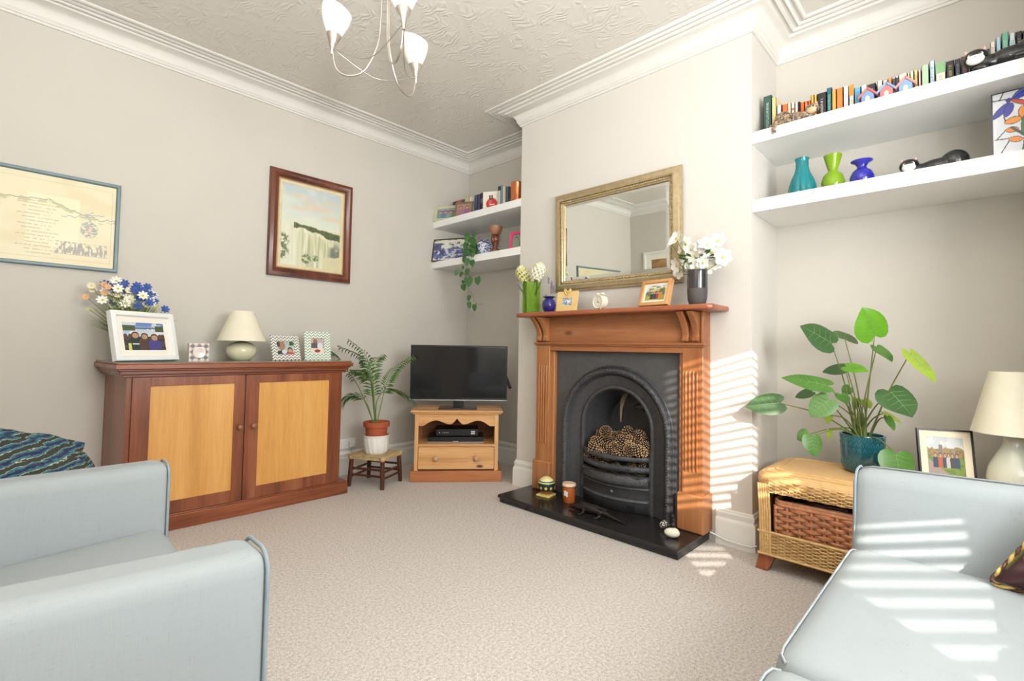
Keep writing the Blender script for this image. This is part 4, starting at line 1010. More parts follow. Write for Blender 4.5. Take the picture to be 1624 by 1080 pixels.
for nm, lab, dx, dy, tilt, kk in (('left', 'white hyacinth spike leaning left out of the green glass vase', -.088, .0, -.20, 1), ('right', 'white hyacinth spike leaning right out of the green glass vase', .082, -.02, .24, 0)):
    t = thing('hyacinth', lab, 'flower', (2.775, 2.485, MZ+.024), -PI/2, 'hyacinths in the green vase'); del t['group']
    top = Vector((dx*1.25, dy, .335)); b0 = Vector((-dx*.5, 0, .0))
    c = bez([b0, (dx*.35, dy*.4, .18), (dx*.85, dy*.8, .255), top], 8)
    G().tube(c, .0055, 8).obj('stalk', STEM, t, smooth=60)
    for k in range(74):
        q = .0+1.0*k/74; p = Vector((dx*.72, dy*.7, .235)).lerp(top, q); an = k*2.4; r = .047*math.sin(PI*(.16+.72*q))
        d = Vector((math.cos(an), math.sin(an), .5*(q-.35))).normalized()
        o = put('floret', fl[(k*7//10+kk) % 2] if random.random() < .4 else fl[kk], t); o.location = p+d*r*1.1; o.rotation_euler = d.to_track_quat('Z', 'Y').to_euler(); o.scale = (1.45,)*3
    G().tube([Vector((dx*.72, dy*.7, .225)), Vector((dx*.72, dy*.7, .235)).lerp(top, .5), top], [.012, .028, .012], 10).obj('spike_core', mat('hyacinth_core', (150, 160, 92), .7), t, smooth=70)
    g = G()
    for lf in ((.9, .32), (-.6, .28), (1.25, .22)):
        tp = Vector((dx*lf[0]*1.3, dy-.012, lf[1])); 
        for i in range(8):
            q = i/8; q2 = (i+1)/8; A = b0.lerp(tp, q); B = b0.lerp(tp, q2); wA, wB = .008*math.sin(PI*(q*.85+.12)), .008*math.sin(PI*(q2*.85+.12))
            g.add([A+Vector((-wA, 0, 0)), B+Vector((-wB, 0, 0)), B+Vector((wB, .002, 0)), A+Vector((wA, .002, 0))], [(0, 1, 2, 3)])
    g.obj('leaves', STEMD, t, smooth=60)
t = thing('blue_vase', 'small round cobalt glass vase with a flared rim, on the mantelpiece', 'vase', (2.765, 2.297, MZ))
BG = mat('cobalt_glass', (34, 32, 116), .06, var=.15, coat=.6)
G().lathe([(.022, 0), (.032, .004), (.047, .035), (.050, .06), (.044, .085), (.030, .10), (.028, .106), (.046, .114), (.048, .117), (.026, .110), (.02, .06), (0, .02)], seg=40, wob=lambda a, z: 1+.03*math.cos(8*a)*(0 if z > .1 else 1)).obj('body', BG, t, smooth=60)
t = thing('lavender_sprig', 'dried lavender sprigs in the small cobalt vase', 'flowers', (2.765, 2.297, MZ+.03), -PI/2)
LAV = mat('dried_lavender', (150, 128, 156), .8, var=.2, vs=60)
for dx, dy, h in ((.02, 0, .19), (.034, .01, .17), (.008, .01, .16), (.045, -.006, .155), (-.03, .0, .105), (.0, -.01, .23), (.03, -.01, .20)):
    st = G().tube([(dx*.2, 0, -.006), (dx*.6, dy, h*.5), (dx, dy, h)], .0012, 5).obj('stalk', mat('dry_stalk', (170, 158, 120), .8), t)
    g = G()
    for k in range(16): an = k*2.4; g.ball((dx+.005*math.cos(an), dy+.005*math.sin(an), h-.045+.05*k/16), (.0042, .0042, .0035), 6, 4)
    g.obj('spike', LAV, st, smooth=60)
def pic_small():
    p = Pic(40, 40); p.fill((214, 222, 232)); p.put(fbm(p.u*7, p.v*7, 5) > .5, (120, 150, 190), .8); p.put(fbm(p.u*9, p.v*9, 8) > .6, (90, 70, 80), .8); p.ell(.6, .55, .16, .2, (238, 236, 240)); p.ell(.25, .3, .14, .2, (110, 170, 210)); return p
t = frame('photo_frame', 'small square pale-wood frame with a heart-shaped bow on top, beside the cobalt vase', .178, .148, [(0, 0), (0, -.009), (.047, -.009), (.047, -.004)], mat('pale_yellow_wood', (230, 200, 136), .45), (2.765, 2.135, MZ), -PI/2+.05, math.radians(9), pic_small(), strut=.06)
g = G()
for s in (-1, 1): g.tube([(0, -.012, .112), (s*.016, -.013, .135), (s*.028, -.012, .158), (s*.024, -.012, .166), (s*.012, -.012, .152), (0, -.012, .14)], [.003, .006, .006, .004, .006, .004], 8)
g.obj('raffia_bow', mat('raffia', (222, 188, 120), .6), t, smooth=60)
# alarm clock
t = thing('alarm_clock', 'small round cream alarm clock with twin bells in the middle of the mantelpiece', 'clock', (2.765, 1.868, MZ), -PI/2-.2)
CR = mat('cream_enamel', (236, 230, 210), .3, var=.01, coat=.3)
def lathe_y(prof_, c, seg=32):
    k = G().lathe(prof_, seg=seg); k.v = [(c[0]+v[0], c[1]-v[2], c[2]+v[1]) for v in k.v]; return k
lathe_y([(.0, -.05), (.040, -.05), (.048, -.044), (.048, .004), (.046, .008), (.042, .008), (.041, .003), (0, .003)], (0, 0, .058), 40).obj('case', CR, t, smooth=40)
lathe_y([(.041, .0035), (0, .0038)], (0, 0, .058), 32).obj('dial', mat('clock_dial', (246, 242, 228), .4), t)
g = G()
for i in range(12):
    a = 2*PI*i/12; r = Matrix.Rotation(a, 3, 'Y'); L = .005 if i % 3 else .008
    g.add([r @ Vector(q)+Vector((0, -.0045, .058)) for q in ((-.0014, 0, .036), (.0014, 0, .036), (.0014, 0, .036-L), (-.0014, 0, .036-L))], [(0, 1, 2, 3)])
INK = mat('clock_ink', (44, 42, 42), .5)
g.obj('hour_marks', INK, t)
for a, L, w_ in ((math.radians(118), .020, .0022), (math.radians(-12), .030, .0016)):
    r = Matrix.Rotation(a, 3, 'Y'); G().add([r @ Vector(q)+Vector((0, -.0055, .058)) for q in ((-w_, 0, -.005), (w_, 0, -.005), (w_*.5, 0, L), (-w_*.5, 0, L))], [(0, 1, 2, 3)]).obj('hand', INK, t)
for s in (-1, 1):
    G().lathe([(.016, 0), (.014, .008), (.007, .013), (0, .014)], (s*.02, .02, .107), 16).obj('bell', CR, t, smooth=60)
    G().tube([(s*.02, .0, .016), (s*.03, 0, .0)], .0035, 7).obj('foot', CR, t)
G().tube([(s_ * .018, .02, .118) if False else p for s_ in (1,) for p in ((-.018, .02, .12), (-.01, .02, .132), (.01, .02, .132), (.018, .02, .12))], .0016, 6).obj('handle', STEEL, t)
def pic_walk():
    p = Pic(90, 76); u, v = p.u, p.v; p.grad((226, 230, 234), (190, 196, 190), .5, 1); p.put((v < .55+.35*u*vn(u*9, 0, 2)) & (v > .3), (110, 124, 84)); p.put(fbm(u*9, v*9, 3) > .6, (84, 92, 66), .7); p.rect(0, 1, 0, .32, (170, 164, 84))
    p.put(fbm(u*6, v*6, 6) > .6, (204, 178, 60), .6)
    for x, c in ((.36, (44, 44, 54)), (.47, (60, 66, 90)), (.60, (60, 56, 60)), (.68, (206, 50, 66)), (.80, (214, 160, 60))): p.person(x, .28, .32, c)
    return p
frame('photo_frame', 'chunky honey-wood frame with a family photo, leaning by the mirror\'s right corner', .205, .165, [(0, 0), (0, -.032), (.003, -.034), (.019, -.034), (.021, -.031), (.022, -.022)],
      wood('oak_frame', (194, 138, 82), (214, 160, 104), (226, 176, 122), 'x', .4), (2.722, 1.43, MZ), -PI/2-.12, math.radians(17), pic_walk(), mount=.012, strut=.08)
t = thing('flower_vase', 'tall charcoal vase, glossy above and matt below, at the right end of the mantelpiece', 'vase', (2.765, 1.187, MZ))
G().lathe([(.036, 0), (.044, .006), (.053, .035), (.056, .08), (.056, .096)], seg=40).obj('matt_base', mat('matt_charcoal', (84, 78, 78), .7), t, smooth=60)
G().lathe([(.0565, .096), (.0565, .19), (.055, .205), (.051, .205), (.05, .05), (0, .02)], seg=40).obj('glazed_body', mat('glossy_charcoal', (52, 50, 54), .12, coat=.6), t, smooth=60)
LIL = [(2.76, 1.308, 1.769), (2.785, 1.354, 1.752), (2.81, 1.27, 1.742), (2.772, 1.276, 1.712), (2.798, 1.232, 1.701), (2.76, 1.161, 1.704), (2.785, 1.11, 1.666), (2.81, 1.081, 1.732), (2.772, 1.042, 1.63), (2.798, 1.264, 1.646), (2.76, 1.148, 1.608), (2.785, 1.226, 1.626), (2.81, 1.125, 1.623), (2.772, 1.309, 1.611), (2.798, 1.306, 1.582), (2.76, 1.188, 1.583), (2.785, 1.136, 1.581), (2.81, 1.098, 1.603), (2.772, 1.198, 1.657), (2.798, 1.283, 1.767), (2.76, 1.126, 1.708)]
t = thing('white_blossom', 'big bunch of white open blossoms in the charcoal vase', 'flowers', (2.765, 1.187, MZ+.05))
PET = mat('white_blossom_petal', (246, 244, 236), .55, var=.02); 
FB = flower_mesh(6, .046, .017, PET, mat('blossom_centre', (214, 204, 120), .7), .35, 'blossom')
r0 = Vector(t.location); st = G()
for i, (x, y, z) in enumerate(LIL):
    q = Vector((x, y, z))-r0; q.x -= .01; o = put('blossom', FB[0], t); o.location = q; s = random.uniform(.85, 1.2); o.scale = (s, s, s)
    n = Vector((-.75+random.uniform(-.25, .25), q.y*4+random.uniform(-.3, .3), (q.z-.24)*3+random.uniform(-.2, .3))).normalized(); o.rotation_euler = n.to_track_quat('Z', 'Y').to_euler(); o.rotation_euler.rotate_axis('Z', random.random()*3)
    put('blossom_centre', FB[1], o)
    st.tube([(0, 0, -.02), (q.x*.3, q.y*.2, .13), (q.x*.9, q.y*.8, q.z*.85), tuple(q)], .002, 5)
st.obj('stems', STEM, t, smooth=60)
g = G()
for i in range(16):
    an = i*2.4; d = Vector((-.5+.5*math.cos(an), math.sin(an), random.uniform(-.5, .9))).normalized(); p = Vector((0, 0, .20+.05*random.random()))+Vector((d.x*.03, d.y*.07, 0)); tp = p+d*.05; sd = d.cross(Vector((.3, .2, 1))).normalized()*.011
    m = p.lerp(tp, .5); g.add([p, m-sd, tp, m+sd], [(0, 1, 2, 3)])
g.obj('leaves', STEMD, t, smooth=60)

# ------------------------------------------------------------------ books
def book(y0, y1, x, z, h, rgb, label, group, depth=.12, band=None, title=None, tc=(240, 236, 226), lean=0, boards=True):
    """spine faces -x; y0 > y1"""
    w_ = y0-y1-.0012; key = 'cover_%d_%d_%d' % rgb
    cv = mat(key, rgb, .45, var=.04)
    g = G(); b = min(.0022, w_*.2)
    g.box(0, depth, -w_/2, -w_/2+b, 0, h).box(0, depth, w_/2-b, w_/2, 0, h).box(0, b, -w_/2, w_/2, 0, h)
    o = g.obj('book', cv, bevel=0); o.location = (x, (y0+y1)/2, z); o.rotation_euler = (lean, 0, 0); tag(o, label, 'book', group)
    G().box(b, depth-.004, -w_/2+b, w_/2-b, .003, h-.004).obj('pages', PAPER, o)
    if band:
        for f0, f1, c in band: G().box(-.0005, .0002, -w_/2+.0002, w_/2-.0002, h*f0, h*f1).obj('spine_band', mat('band_%d_%d_%d' % c, c, .5, var=.02), o)
    if title and w_ > .008:
        # upright row of unreadable title letters along the spine
        g = G(); zz = h*title[0]; cw = min(.010, w_*.42)
        while zz < h*title[1]:
            L = random.choice((.004, .005, .006, .0035)); k = random.random()
            g.box(-.0009, -.0003, -cw/2, cw/2, zz, zz+.0011)
            if k < .5: g.box(-.0009, -.0003, -cw/2, -cw/2+.0012, zz, zz+L)
            if k > .3: g.box(-.0009, -.0003, cw/2-.0012, cw/2, zz, zz+L)
            if k > .75: g.box(-.0009, -.0003, -cw/2, cw/2, zz+L-.001, zz+L)
            zz += L+.0018+(.004 if random.random() < .12 else 0)
        g.obj('title', mat('ink_%d_%d_%d' % tc, tc, .5), o, smooth=None)
    return o
W_, K_, OR, CRM = (238, 234, 226), (40, 38, 42), (226, 112, 52), (232, 218, 190)
BK = [((54, 92, 82), 'tall dark green book with white lettering', None, (.2, .82), (226, 230, 220)), ((222, 198, 142), 'sand-coloured book', None, None, W_), ((214, 212, 208), 'pale grey slim book', None, (.1, .7), (120, 118, 126)), ((70, 30, 30), 'very thin dark red book', None, None, W_),
 (CRM, 'paperback with an orange top and cream foot', [(.58, 1, OR)], None, W_), ((234, 214, 190), 'cream paperback behind the tabby cat', None, None, W_), ((238, 222, 200), 'cream paperback with a red spot', [(.72, .8, (206, 96, 70))], None, W_), ((232, 226, 220), 'white paperback left of the thin black one', None, None, W_), ((52, 50, 54), 'thin black paperback', None, None, W_),
 ((228, 106, 48), 'orange paperback, first of three behind the cat', None, None, W_), ((232, 118, 50), 'orange paperback, middle of three behind the cat', None, None, W_), ((226, 100, 44), 'orange paperback, last of three behind the cat', None, None, W_), ((234, 172, 74), 'amber paperback', None, None, W_), ((240, 186, 88), 'yellow-amber paperback left of the wide black book', None, None, W_),
 ((44, 40, 44), 'wide black book with white script', None, (.2, .8), (240, 236, 226)), ((36, 98, 110), 'tall teal book with pale lettering', [(.0, .06, (30, 70, 84))], (.25, .8), (170, 214, 190)), ((236, 166, 78), 'apricot paperback right of the teal book', None, None, W_), ((236, 128, 58), 'broad bright orange paperback', None, None, W_), ((240, 238, 236), 'white book with big blue lettering', None, (.08, .75), (40, 96, 160)), ((236, 226, 214), 'cream paperback with an orange block at its top', [(.62, 1, (236, 140, 58))], (.3, .5), (160, 180, 200)), ((104, 180, 224), 'sky-blue book', None, (.4, .8), (60, 130, 190)),
 ((240, 222, 214), 'pinkish white book behind the red-roofed house', None, None, W_), ((46, 42, 48), 'black book with upright white lettering', None, (.2, .85), W_), ((240, 220, 206), 'pale peach book left of the blue-roofed house', None, None, W_), ((238, 228, 208), 'ivory book behind the blue-roofed house', None, None, W_), ((240, 160, 96), 'soft orange book behind the blue-roofed house', None, None, W_), ((240, 234, 226), 'white book between two little houses', None, None, W_),
 ((238, 226, 200), 'ivory book left of the pink-roofed house', None, None, W_), ((236, 222, 190), 'cream book behind the pink-roofed house', None, None, W_), ((238, 220, 170), 'butter-yellow slim book', None, None, W_), ((236, 224, 190), 'cream slim book with grey lettering', None, (.3, .8), (150, 140, 110)), ((226, 204, 128), 'straw-yellow book', None, (.4, .85), (150, 120, 70)), ((228, 184, 180), 'thin pink book', None, None, W_),
 ((172, 200, 164), 'pale green book', None, None, W_), ((188, 208, 222), 'pale blue book with dark edge', None, (.3, .8), (90, 110, 130)), ((226, 214, 202), 'wide cream book with green patterned top', [(.62, 1, (130, 176, 126))], (.2, .5), (170, 160, 150)), ((50, 46, 52), 'black book with yellow lettering', None, (.15, .8), (214, 206, 120)), ((58, 58, 72), 'dark navy book', None, (.15, .8), (150, 170, 176)), ((92, 50, 58), 'maroon book with silver lettering', None, (.2, .85), (196, 170, 176)),
 ((54, 54, 58), 'charcoal book with silver label behind the cat head', [(.6, .85, (150, 152, 150))], None, W_), ((48, 54, 66), 'slate-blue book with grey label behind the cat head', [(.6, .85, (140, 160, 174))], None, W_), ((58, 78, 74), 'dark green book behind the cat ear', None, None, W_), ((232, 220, 206), 'cream book standing above the cat back', None, (.3, .85), (190, 180, 166)), ((176, 206, 226), 'light blue book above the cat back', None, (.2, .7), (220, 230, 236)), ((110, 178, 150), 'green and blue spined book above the cat back', [(.0, .45, (130, 176, 190)), (.45, .5, (60, 90, 100))], (.2, .8), (220, 236, 226)), ((206, 220, 222), 'white and ice-blue book above the cat back', [(0, .8, (190, 214, 226))], (.3, .8), (90, 110, 140)), ((44, 44, 52), 'black book near the right edge', None, (.3, .8), (170, 160, 90)), ((58, 54, 50), 'black-brown book at the far right edge', None, (.3, .8), (150, 150, 150))]
BP = [(0.905, 0.863, 0.239), (0.862, 0.837, 0.218), (0.834, 0.81, 0.163), (0.809, 0.804, 0.16), (0.804, 0.778, 0.158), (0.778, 0.761, 0.156), (0.761, 0.742, 0.153), (0.742, 0.725, 0.149), (0.725, 0.716, 0.148), (0.716, 0.695, 0.14), (0.695, 0.678, 0.138), (0.678, 0.664, 0.137), (0.664, 0.648, 0.164), (0.648, 0.634, 0.158), (0.633, 0.59, 0.16), (0.589, 0.566, 0.175), (0.566, 0.545, 0.157), (0.545, 0.515, 0.157), (0.514, 0.491, 0.155), (0.489, 0.467, 0.155), (0.466, 0.438, 0.131), (0.437, 0.411, 0.134), (0.409, 0.375, 0.128), (0.37, 0.347, 0.132), (0.347, 0.326, 0.125), (0.326, 0.31, 0.131), (0.308, 0.295, 0.126), (0.296, 0.284, 0.129), (0.284, 0.25, 0.132), (0.25, 0.24, 0.127), (0.24, 0.225, 0.131), (0.225, 0.21, 0.131), (0.209, 0.198, 0.127), (0.197, 0.169, 0.143), (0.167, 0.148, 0.155), (0.146, 0.109, 0.133), (0.108, 0.079, 0.127), (0.078, 0.057, 0.126), (0.056, 0.03, 0.129), (0.029, 0.008, 0.129), (0.007, -0.013, 0.127), (-0.013, -0.039, 0.131), (-0.04, -0.058, 0.157), (-0.059, -0.076, 0.169), (-0.077, -0.1, 0.182), (-0.101, -0.12, 0.17), (-0.121, -0.141, 0.168), (-0.141, -0.162, 0.164)]
for i, ((y0, y1, h), (rgb, d, bnd, tt, tc)) in enumerate(zip(BP, BK)):
    book(y0, y1, 3.02, ZR1, h, rgb, d+', top right shelf', 'paperbacks on the top right shelf', .11 if h < .2 else .14, bnd, tt, tc)
LB = [((3.792, 3.73, .205), (72, 62, 66), 'dark grey book at the left end', None), ((3.728, 3.655, .205), (196, 84, 50), 'wide red-orange book', None), ((3.653, 3.61, .20), (58, 88, 84), 'dark green book with turquoise band', [(.45, .7, (90, 170, 160))]), ((3.608, 3.54, .205), (206, 190, 150), 'tan book behind the photo frames', None), ((3.538, 3.50, .205), (232, 222, 198), 'cream book right of the tan one', None),
      ((3.466, 3.42, .205), (70, 86, 120), 'denim-blue book', None), ((3.418, 3.385, .205), (88, 72, 110), 'purple book', None), ((3.383, 3.30, .208), (52, 44, 60), 'thick dark plum book', [(.55, .75, (90, 110, 120))])]
for (y0, y1, h), rgb, d, bnd in LB: book(y0, y1, 3.04, ZL1, h, rgb, d+', upper left corner shelf', 'books on the upper left shelf', .15, bnd)
# books standing face-on to the room
t = thing('recipe_book', 'white book with a red pomegranate on its cover, upper left corner shelf', 'book', (3.03, 3.225, ZL1), math.radians(-62))
G().box(-.078, .078, 0, .018, 0, .19).obj('cover', mat('white_cover', (232, 226, 218), .4), t)
def pic_pom():
    p = Pic(50, 60); p.fill((234, 226, 216)); p.ell(.55, .4, .36, .3, (188, 56, 52)); p.ell(.45, .5, .12, .1, (216, 96, 86)); p.put((np.abs(p.u-.5) < .12) & (p.v > .62) & (p.v < .84) & (vn(p.u*20, p.v*6, 1) > .3), (90, 66, 60)); p.rect(.4, .75, .34, .40, (236, 220, 214)); return p
sheet(pic_pom(), .15, .185, 'cover_print', t, -.0008, .0935)
for i, (y0, y1, h, rgb, d, bnd) in enumerate(((3.135, 3.10, .225, (206, 210, 202), 'tall white book with black patch at its top', [(.78, .96, (44, 42, 46))]), (3.098, 3.08, .215, (150, 178, 176), 'thin pale teal book', None), (3.078, 3.035, .205, (208, 204, 194), 'pale grey book leaning to the right', None), (3.033, 3.0, .19, (92, 96, 104), 'slate-grey book left of the copper pot', None))):
    book(y0, y1, 3.03, ZL1, h, rgb, d+', upper left corner shelf', 'books on the upper left shelf', .15, bnd)

# ------------------------------------------------------------------ left corner shelves: frames, pot, plant, bust
def pic_people(seed, bgc, n=3):
    p = Pic(50, 40); p.fill(bgc); rnd = random.Random(seed)
    for i in range(n): p.person((i+.6)/(n+.2), .25, .6, tuple(int(.55*rnd.randint(60, 220)+60) for _ in range(3)))
    return p
frame('photo_frame', 'pale green frame with a family photo at the far left, upper left corner shelf', .30, .158, [(0, 0), (0, -.014), (.03, -.014), (.03, -.006)], mat('pale_green_frame', (196, 198, 160), .45), (2.975, 3.785, ZL1), math.radians(-64), math.radians(10), pic_people(3, (150, 160, 190), 4), strut=.05)
frame('photo_frame', 'grey wooden frame with a portrait, overlapping the pale green frame, upper left corner shelf', .18, .15, [(0, 0), (0, -.012), (.016, -.012), (.016, -.006)], mat('grey_wood_frame', (120, 106, 94), .5), (2.972, 3.545, ZL1), math.radians(-64), math.radians(12), pic_people(5, (168, 130, 110), 2), strut=.05)
t = thing('copper_pot', 'shiny copper canister at the right end, upper left corner shelf', 'pot', (3.0, 2.862, ZL1))
G().lathe([(.055, 0), (.058, .004), (.058, .02), (.059, .024), (.058, .03), (.058, .165), (.060, .169), (.058, .178), (.054, .178), (.052, .02), (0, .01)], seg=40).obj('body', mat('copper', (206, 128, 84), .22, .85, var=.06), t, smooth=40)
def pic_village():
    p = Pic(90, 60); u, v = p.u, p.v; p.grad((224, 222, 190), (200, 204, 206)); p.put((v < .62-.3*np.abs(u-.55)) & (v > .1), (104, 110, 160)); p.put(fbm(u*12, v*10, 4) > .55, (66, 72, 118), .8); p.put((fbm(u*14, v*12, 9) > .58), (222, 224, 230), .8); p.put((v > .5-.0*u) & (u < .2) & (fbm(u*10, v*8, 3) > .4) & (v < .85), (80, 78, 120), .9); return p
frame('framed_print', 'blue and white village print in a thin dark frame, lower left corner shelf', .43, .232, [(0, 0), (0, -.014), (.011, -.014), (.011, -.006)], mat('dark_olive_frame', (74, 68, 54), .45), (2.985, 3.725, ZL2), math.radians(-66), math.radians(10), pic_village(), pname='print', strut=.05)
BWC = patterned('blue_white_china', lambda m, nt, b: (nt.links.new(ramp(nt, noise(nt, coords(nt), 42, 3, 1.2), [(.46, L4((228, 232, 240))), (.53, L4((46, 62, 122)))]), b.inputs['Base Color']), setattr(b.inputs['Roughness'], 'default_value', .15)))
t = thing('ginger_jar', 'round blue and white china jar behind the trailing plant, lower left corner shelf', 'jar', (3.05, 3.32, ZL2))
G().lathe([(.045, 0), (.05, .006), (.085, .04), (.098, .08), (.092, .115), (.065, .14), (.04, .148), (.04, .16), (.036, .16), (.03, .10), (0, .05)], seg=40).obj('body', BWC, t, smooth=60)
t = thing('carved_bust', 'carved dark wood head figure with a tall basket, lower left corner shelf', 'ornament', (2.96, 3.083, ZL2), -PI/2)
BUST = wood('carved_wood', (64, 26, 16), (104, 48, 32), (140, 80, 54), 'z', .4)
G().lathe([(.046, 0), (.05, .006), (.046, .022), (.03, .032), (0, .034)], seg=20).obj('foot', BUST, t, smooth=50)
g = G().ball((0, 0, .07), (.026, .022, .034), 12, 9).ball((0, -.004, .118), (.034, .034, .042), 14, 10).tube([(0, 0, .03), (0, 0, .1)], [.02, .018], 10).ball((0, -.036, .112), (.007, .009, .012), 8, 6).ball((0, -.031, .094), (.012, .007, .005), 8, 6)
for s in (-1, 1): g.ball((s*.014, -.031, .124), (.007, .005, .004), 8, 5).ball((s*.034, .0, .115), (.006, .009, .014), 8, 6).tube([(s*.02, 0, .05), (s*.042, -.006, .10), (s*.04, 0, .16)], .009, 8)
remesh(g, 'head', BUST, t, .0032, 2)
G().lathe([(.03, .155), (.046, .17), (.056, .205), (.058, .232), (.052, .232), (.046, .2), (0, .19)], seg=24, wob=lambda a, z: 1+.03*math.cos(14*a)).obj('basket', wood('carved_basket', (96, 60, 40), (150, 104, 74), (180, 136, 100), 'z', .5), t, smooth=60)
frame('photo_frame', 'bright pink photo frame partly hidden by the chimney, lower left corner shelf', .17, .16, [(0, 0), (0, -.014), (.022, -.014), (.022, -.006)], mat('hot_pink', (226, 56, 112), .4), (3.0, 2.835, ZL2), math.radians(-66), math.radians(12), pic_people(9, (130, 150, 140), 2), strut=.05)

LEAFG = {'d': mat('leaf_dark', (62, 94, 52), .35, var=.14, vs=14), 'm': mat('leaf_mid', (80, 124, 50), .38, var=.14, vs=14), 'b': mat('leaf_bright', (98, 156, 30), .32, var=.14, vs=14), 'y': mat('leaf_yellow_green', (150, 174, 62), .4, var=.14, vs=14), 'i': mat('ivy_leaf', (58, 100, 50), .35, var=.2, vs=30)}
HALF = [(0, 0, 0), (.25, -.13, .0), (.55, -.15, .02), (.82, -.06, .05), (.98, .12, .12), (1, .3, .26), (.92, .48, .42), (.75, .65, .58), (.5, .8, .74), (.25, .91, .88), (.0, 1.0, 1.0)]
def leaf(B, T, w_, m, parent, r0, facing, name='leaf', fold=.14, curl=.10):
    B, T = Vector(B)-r0, Vector(T)-r0; d = T-B; L = d.length; d.normalize()
    s = d.cross(Vector(facing)); s = s.normalized() if s.length > 1e-3 else d.orthogonal().normalized(); n = s.cross(d)
    vs = []; fs = []
    def P(x, y): return B+d*(y*L)+s*(x*w_/2)+n*(fold*w_*.5*abs(x)-curl*L*(max(0, y))**2-.12*w_*abs(x)**3)
    for hx, hy, my in HALF: vs += [P(-hx, hy), P(-hx*.5, (hy+my)/2), P(0, my), P(hx*.5, (hy+my)/2), P(hx, hy)]
    for k in range(len(HALF)-1):
        for i in range(4): a = k*5+i; fs.append((a, a+1, a+6, a+5))
    o = G().add(vs, fs).obj(name, m, parent, smooth=60); return o
IVY = [((2.885, 3.386, 2.139), (2.87, 3.373, 2.082), 0.048),((2.885, 3.302, 2.13), (2.87, 3.248, 2.092), 0.043),((2.885, 3.367, 2.104), (2.87, 3.36, 2.044), 0.06),((2.885, 3.318, 2.081), (2.87, 3.251, 2.005), 0.059),((2.885, 3.39, 2.051), (2.87, 3.389, 1.992), 0.056),((2.885, 3.316, 2.025), (2.87, 3.262, 1.959), 0.055),((2.885, 3.4, 1.995), (2.87, 3.399, 1.937), 0.056),((2.885, 3.333, 1.987), (2.87, 3.296, 1.916), 0.06),((2.885, 3.285, 1.981), (2.87, 3.278, 1.906), 0.039),((2.885, 3.41, 1.932), (2.87, 3.409, 1.873), 0.044),((2.885, 3.373, 1.904), (2.87, 3.365, 1.837), 0.048),((2.885, 3.306, 1.884), (2.87, 3.279, 1.824), 0.046),((2.885, 3.37, 1.811), (2.87, 3.351, 1.755), 0.046),((2.885, 3.507, 1.821), (2.87, 3.518, 1.764), 0.045),((2.885, 3.443, 1.79), (2.87, 3.452, 1.744), 0.04),((2.885, 3.432, 1.846), (2.87, 3.411, 1.809), 0.024),((2.885, 3.355, 1.73), (2.87, 3.323, 1.646), 0.075),((2.885, 3.227, 1.722), (2.87, 3.202, 1.652), 0.061),((2.885, 3.418, 1.711), (2.87, 3.409, 1.68), 0.032),((2.885, 3.424, 1.671), (2.87, 3.383, 1.614), 0.048),((2.885, 3.332, 1.565), (2.87, 3.325, 1.516), 0.043),((2.885, 3.336, 1.505), (2.87, 3.307, 1.445), 0.041),((2.885, 3.262, 1.482), (2.87, 3.239, 1.421), 0.041),]
t = thing('trailing_plant', 'trailing heart-leaved plant hanging down over the lower left corner shelf', 'plant', (2.99, 3.345, ZL2)); r0 = Vector(t.location)
G().lathe([(.04, 0), (.052, .085), (.055, .088), (.055, .1), (.048, .1), (.044, .02), (0, .015)], seg=24).obj('pot', mat('dark_green_pot', (54, 70, 60), .4), t, smooth=40)
G().lathe([(.048, .088), (0, .092)], seg=16).obj('soil', SOIL, t)
VST = mat('vine_stem', (134, 116, 82), .6)
for pts in ([(2.99, 3.345, 2.03), (2.93, 3.35, 2.06), (2.895, 3.356, 1.95), (2.89, 3.388, 1.809), (2.89, 3.392, 1.745), (2.89, 3.358, 1.639), (2.89, 3.296, 1.571), (2.89, 3.271, 1.522), (2.89, 3.211, 1.484), (2.89, 3.143, 1.483)],
            [(2.99, 3.345, 2.03), (2.93, 3.32, 2.07), (2.895, 3.325, 1.915), (2.89, 3.315, 1.802), (2.89, 3.296, 1.761), (2.89, 3.313, 1.722), (2.89, 3.242, 1.716)], [(2.893, 3.39, 1.80), (2.89, 3.392, 1.745), (2.89, 3.424, 1.789), (2.89, 3.462, 1.817), (2.89, 3.507, 1.834)],
            [(2.99, 3.345, 2.03), (2.96, 3.39, 2.10), (2.90, 3.385, 2.05), (2.885, 3.39, 1.95)], [(2.99, 3.345, 2.03), (2.95, 3.28, 2.11), (2.895, 3.285, 2.04), (2.885, 3.285, 1.96)]):
    G().tube(bez([Vector(p)-r0 for p in pts], 4), .0018, 5).obj('vine', VST, t, smooth=60)
for i, (b, e, w_) in enumerate(IVY): leaf(b, e, w_*1.05, LEAFG['i'], t, r0, (-.8, -.5+.3*math.sin(i*2.3), .35+.25*math.cos(i*1.7)), fold=.2)

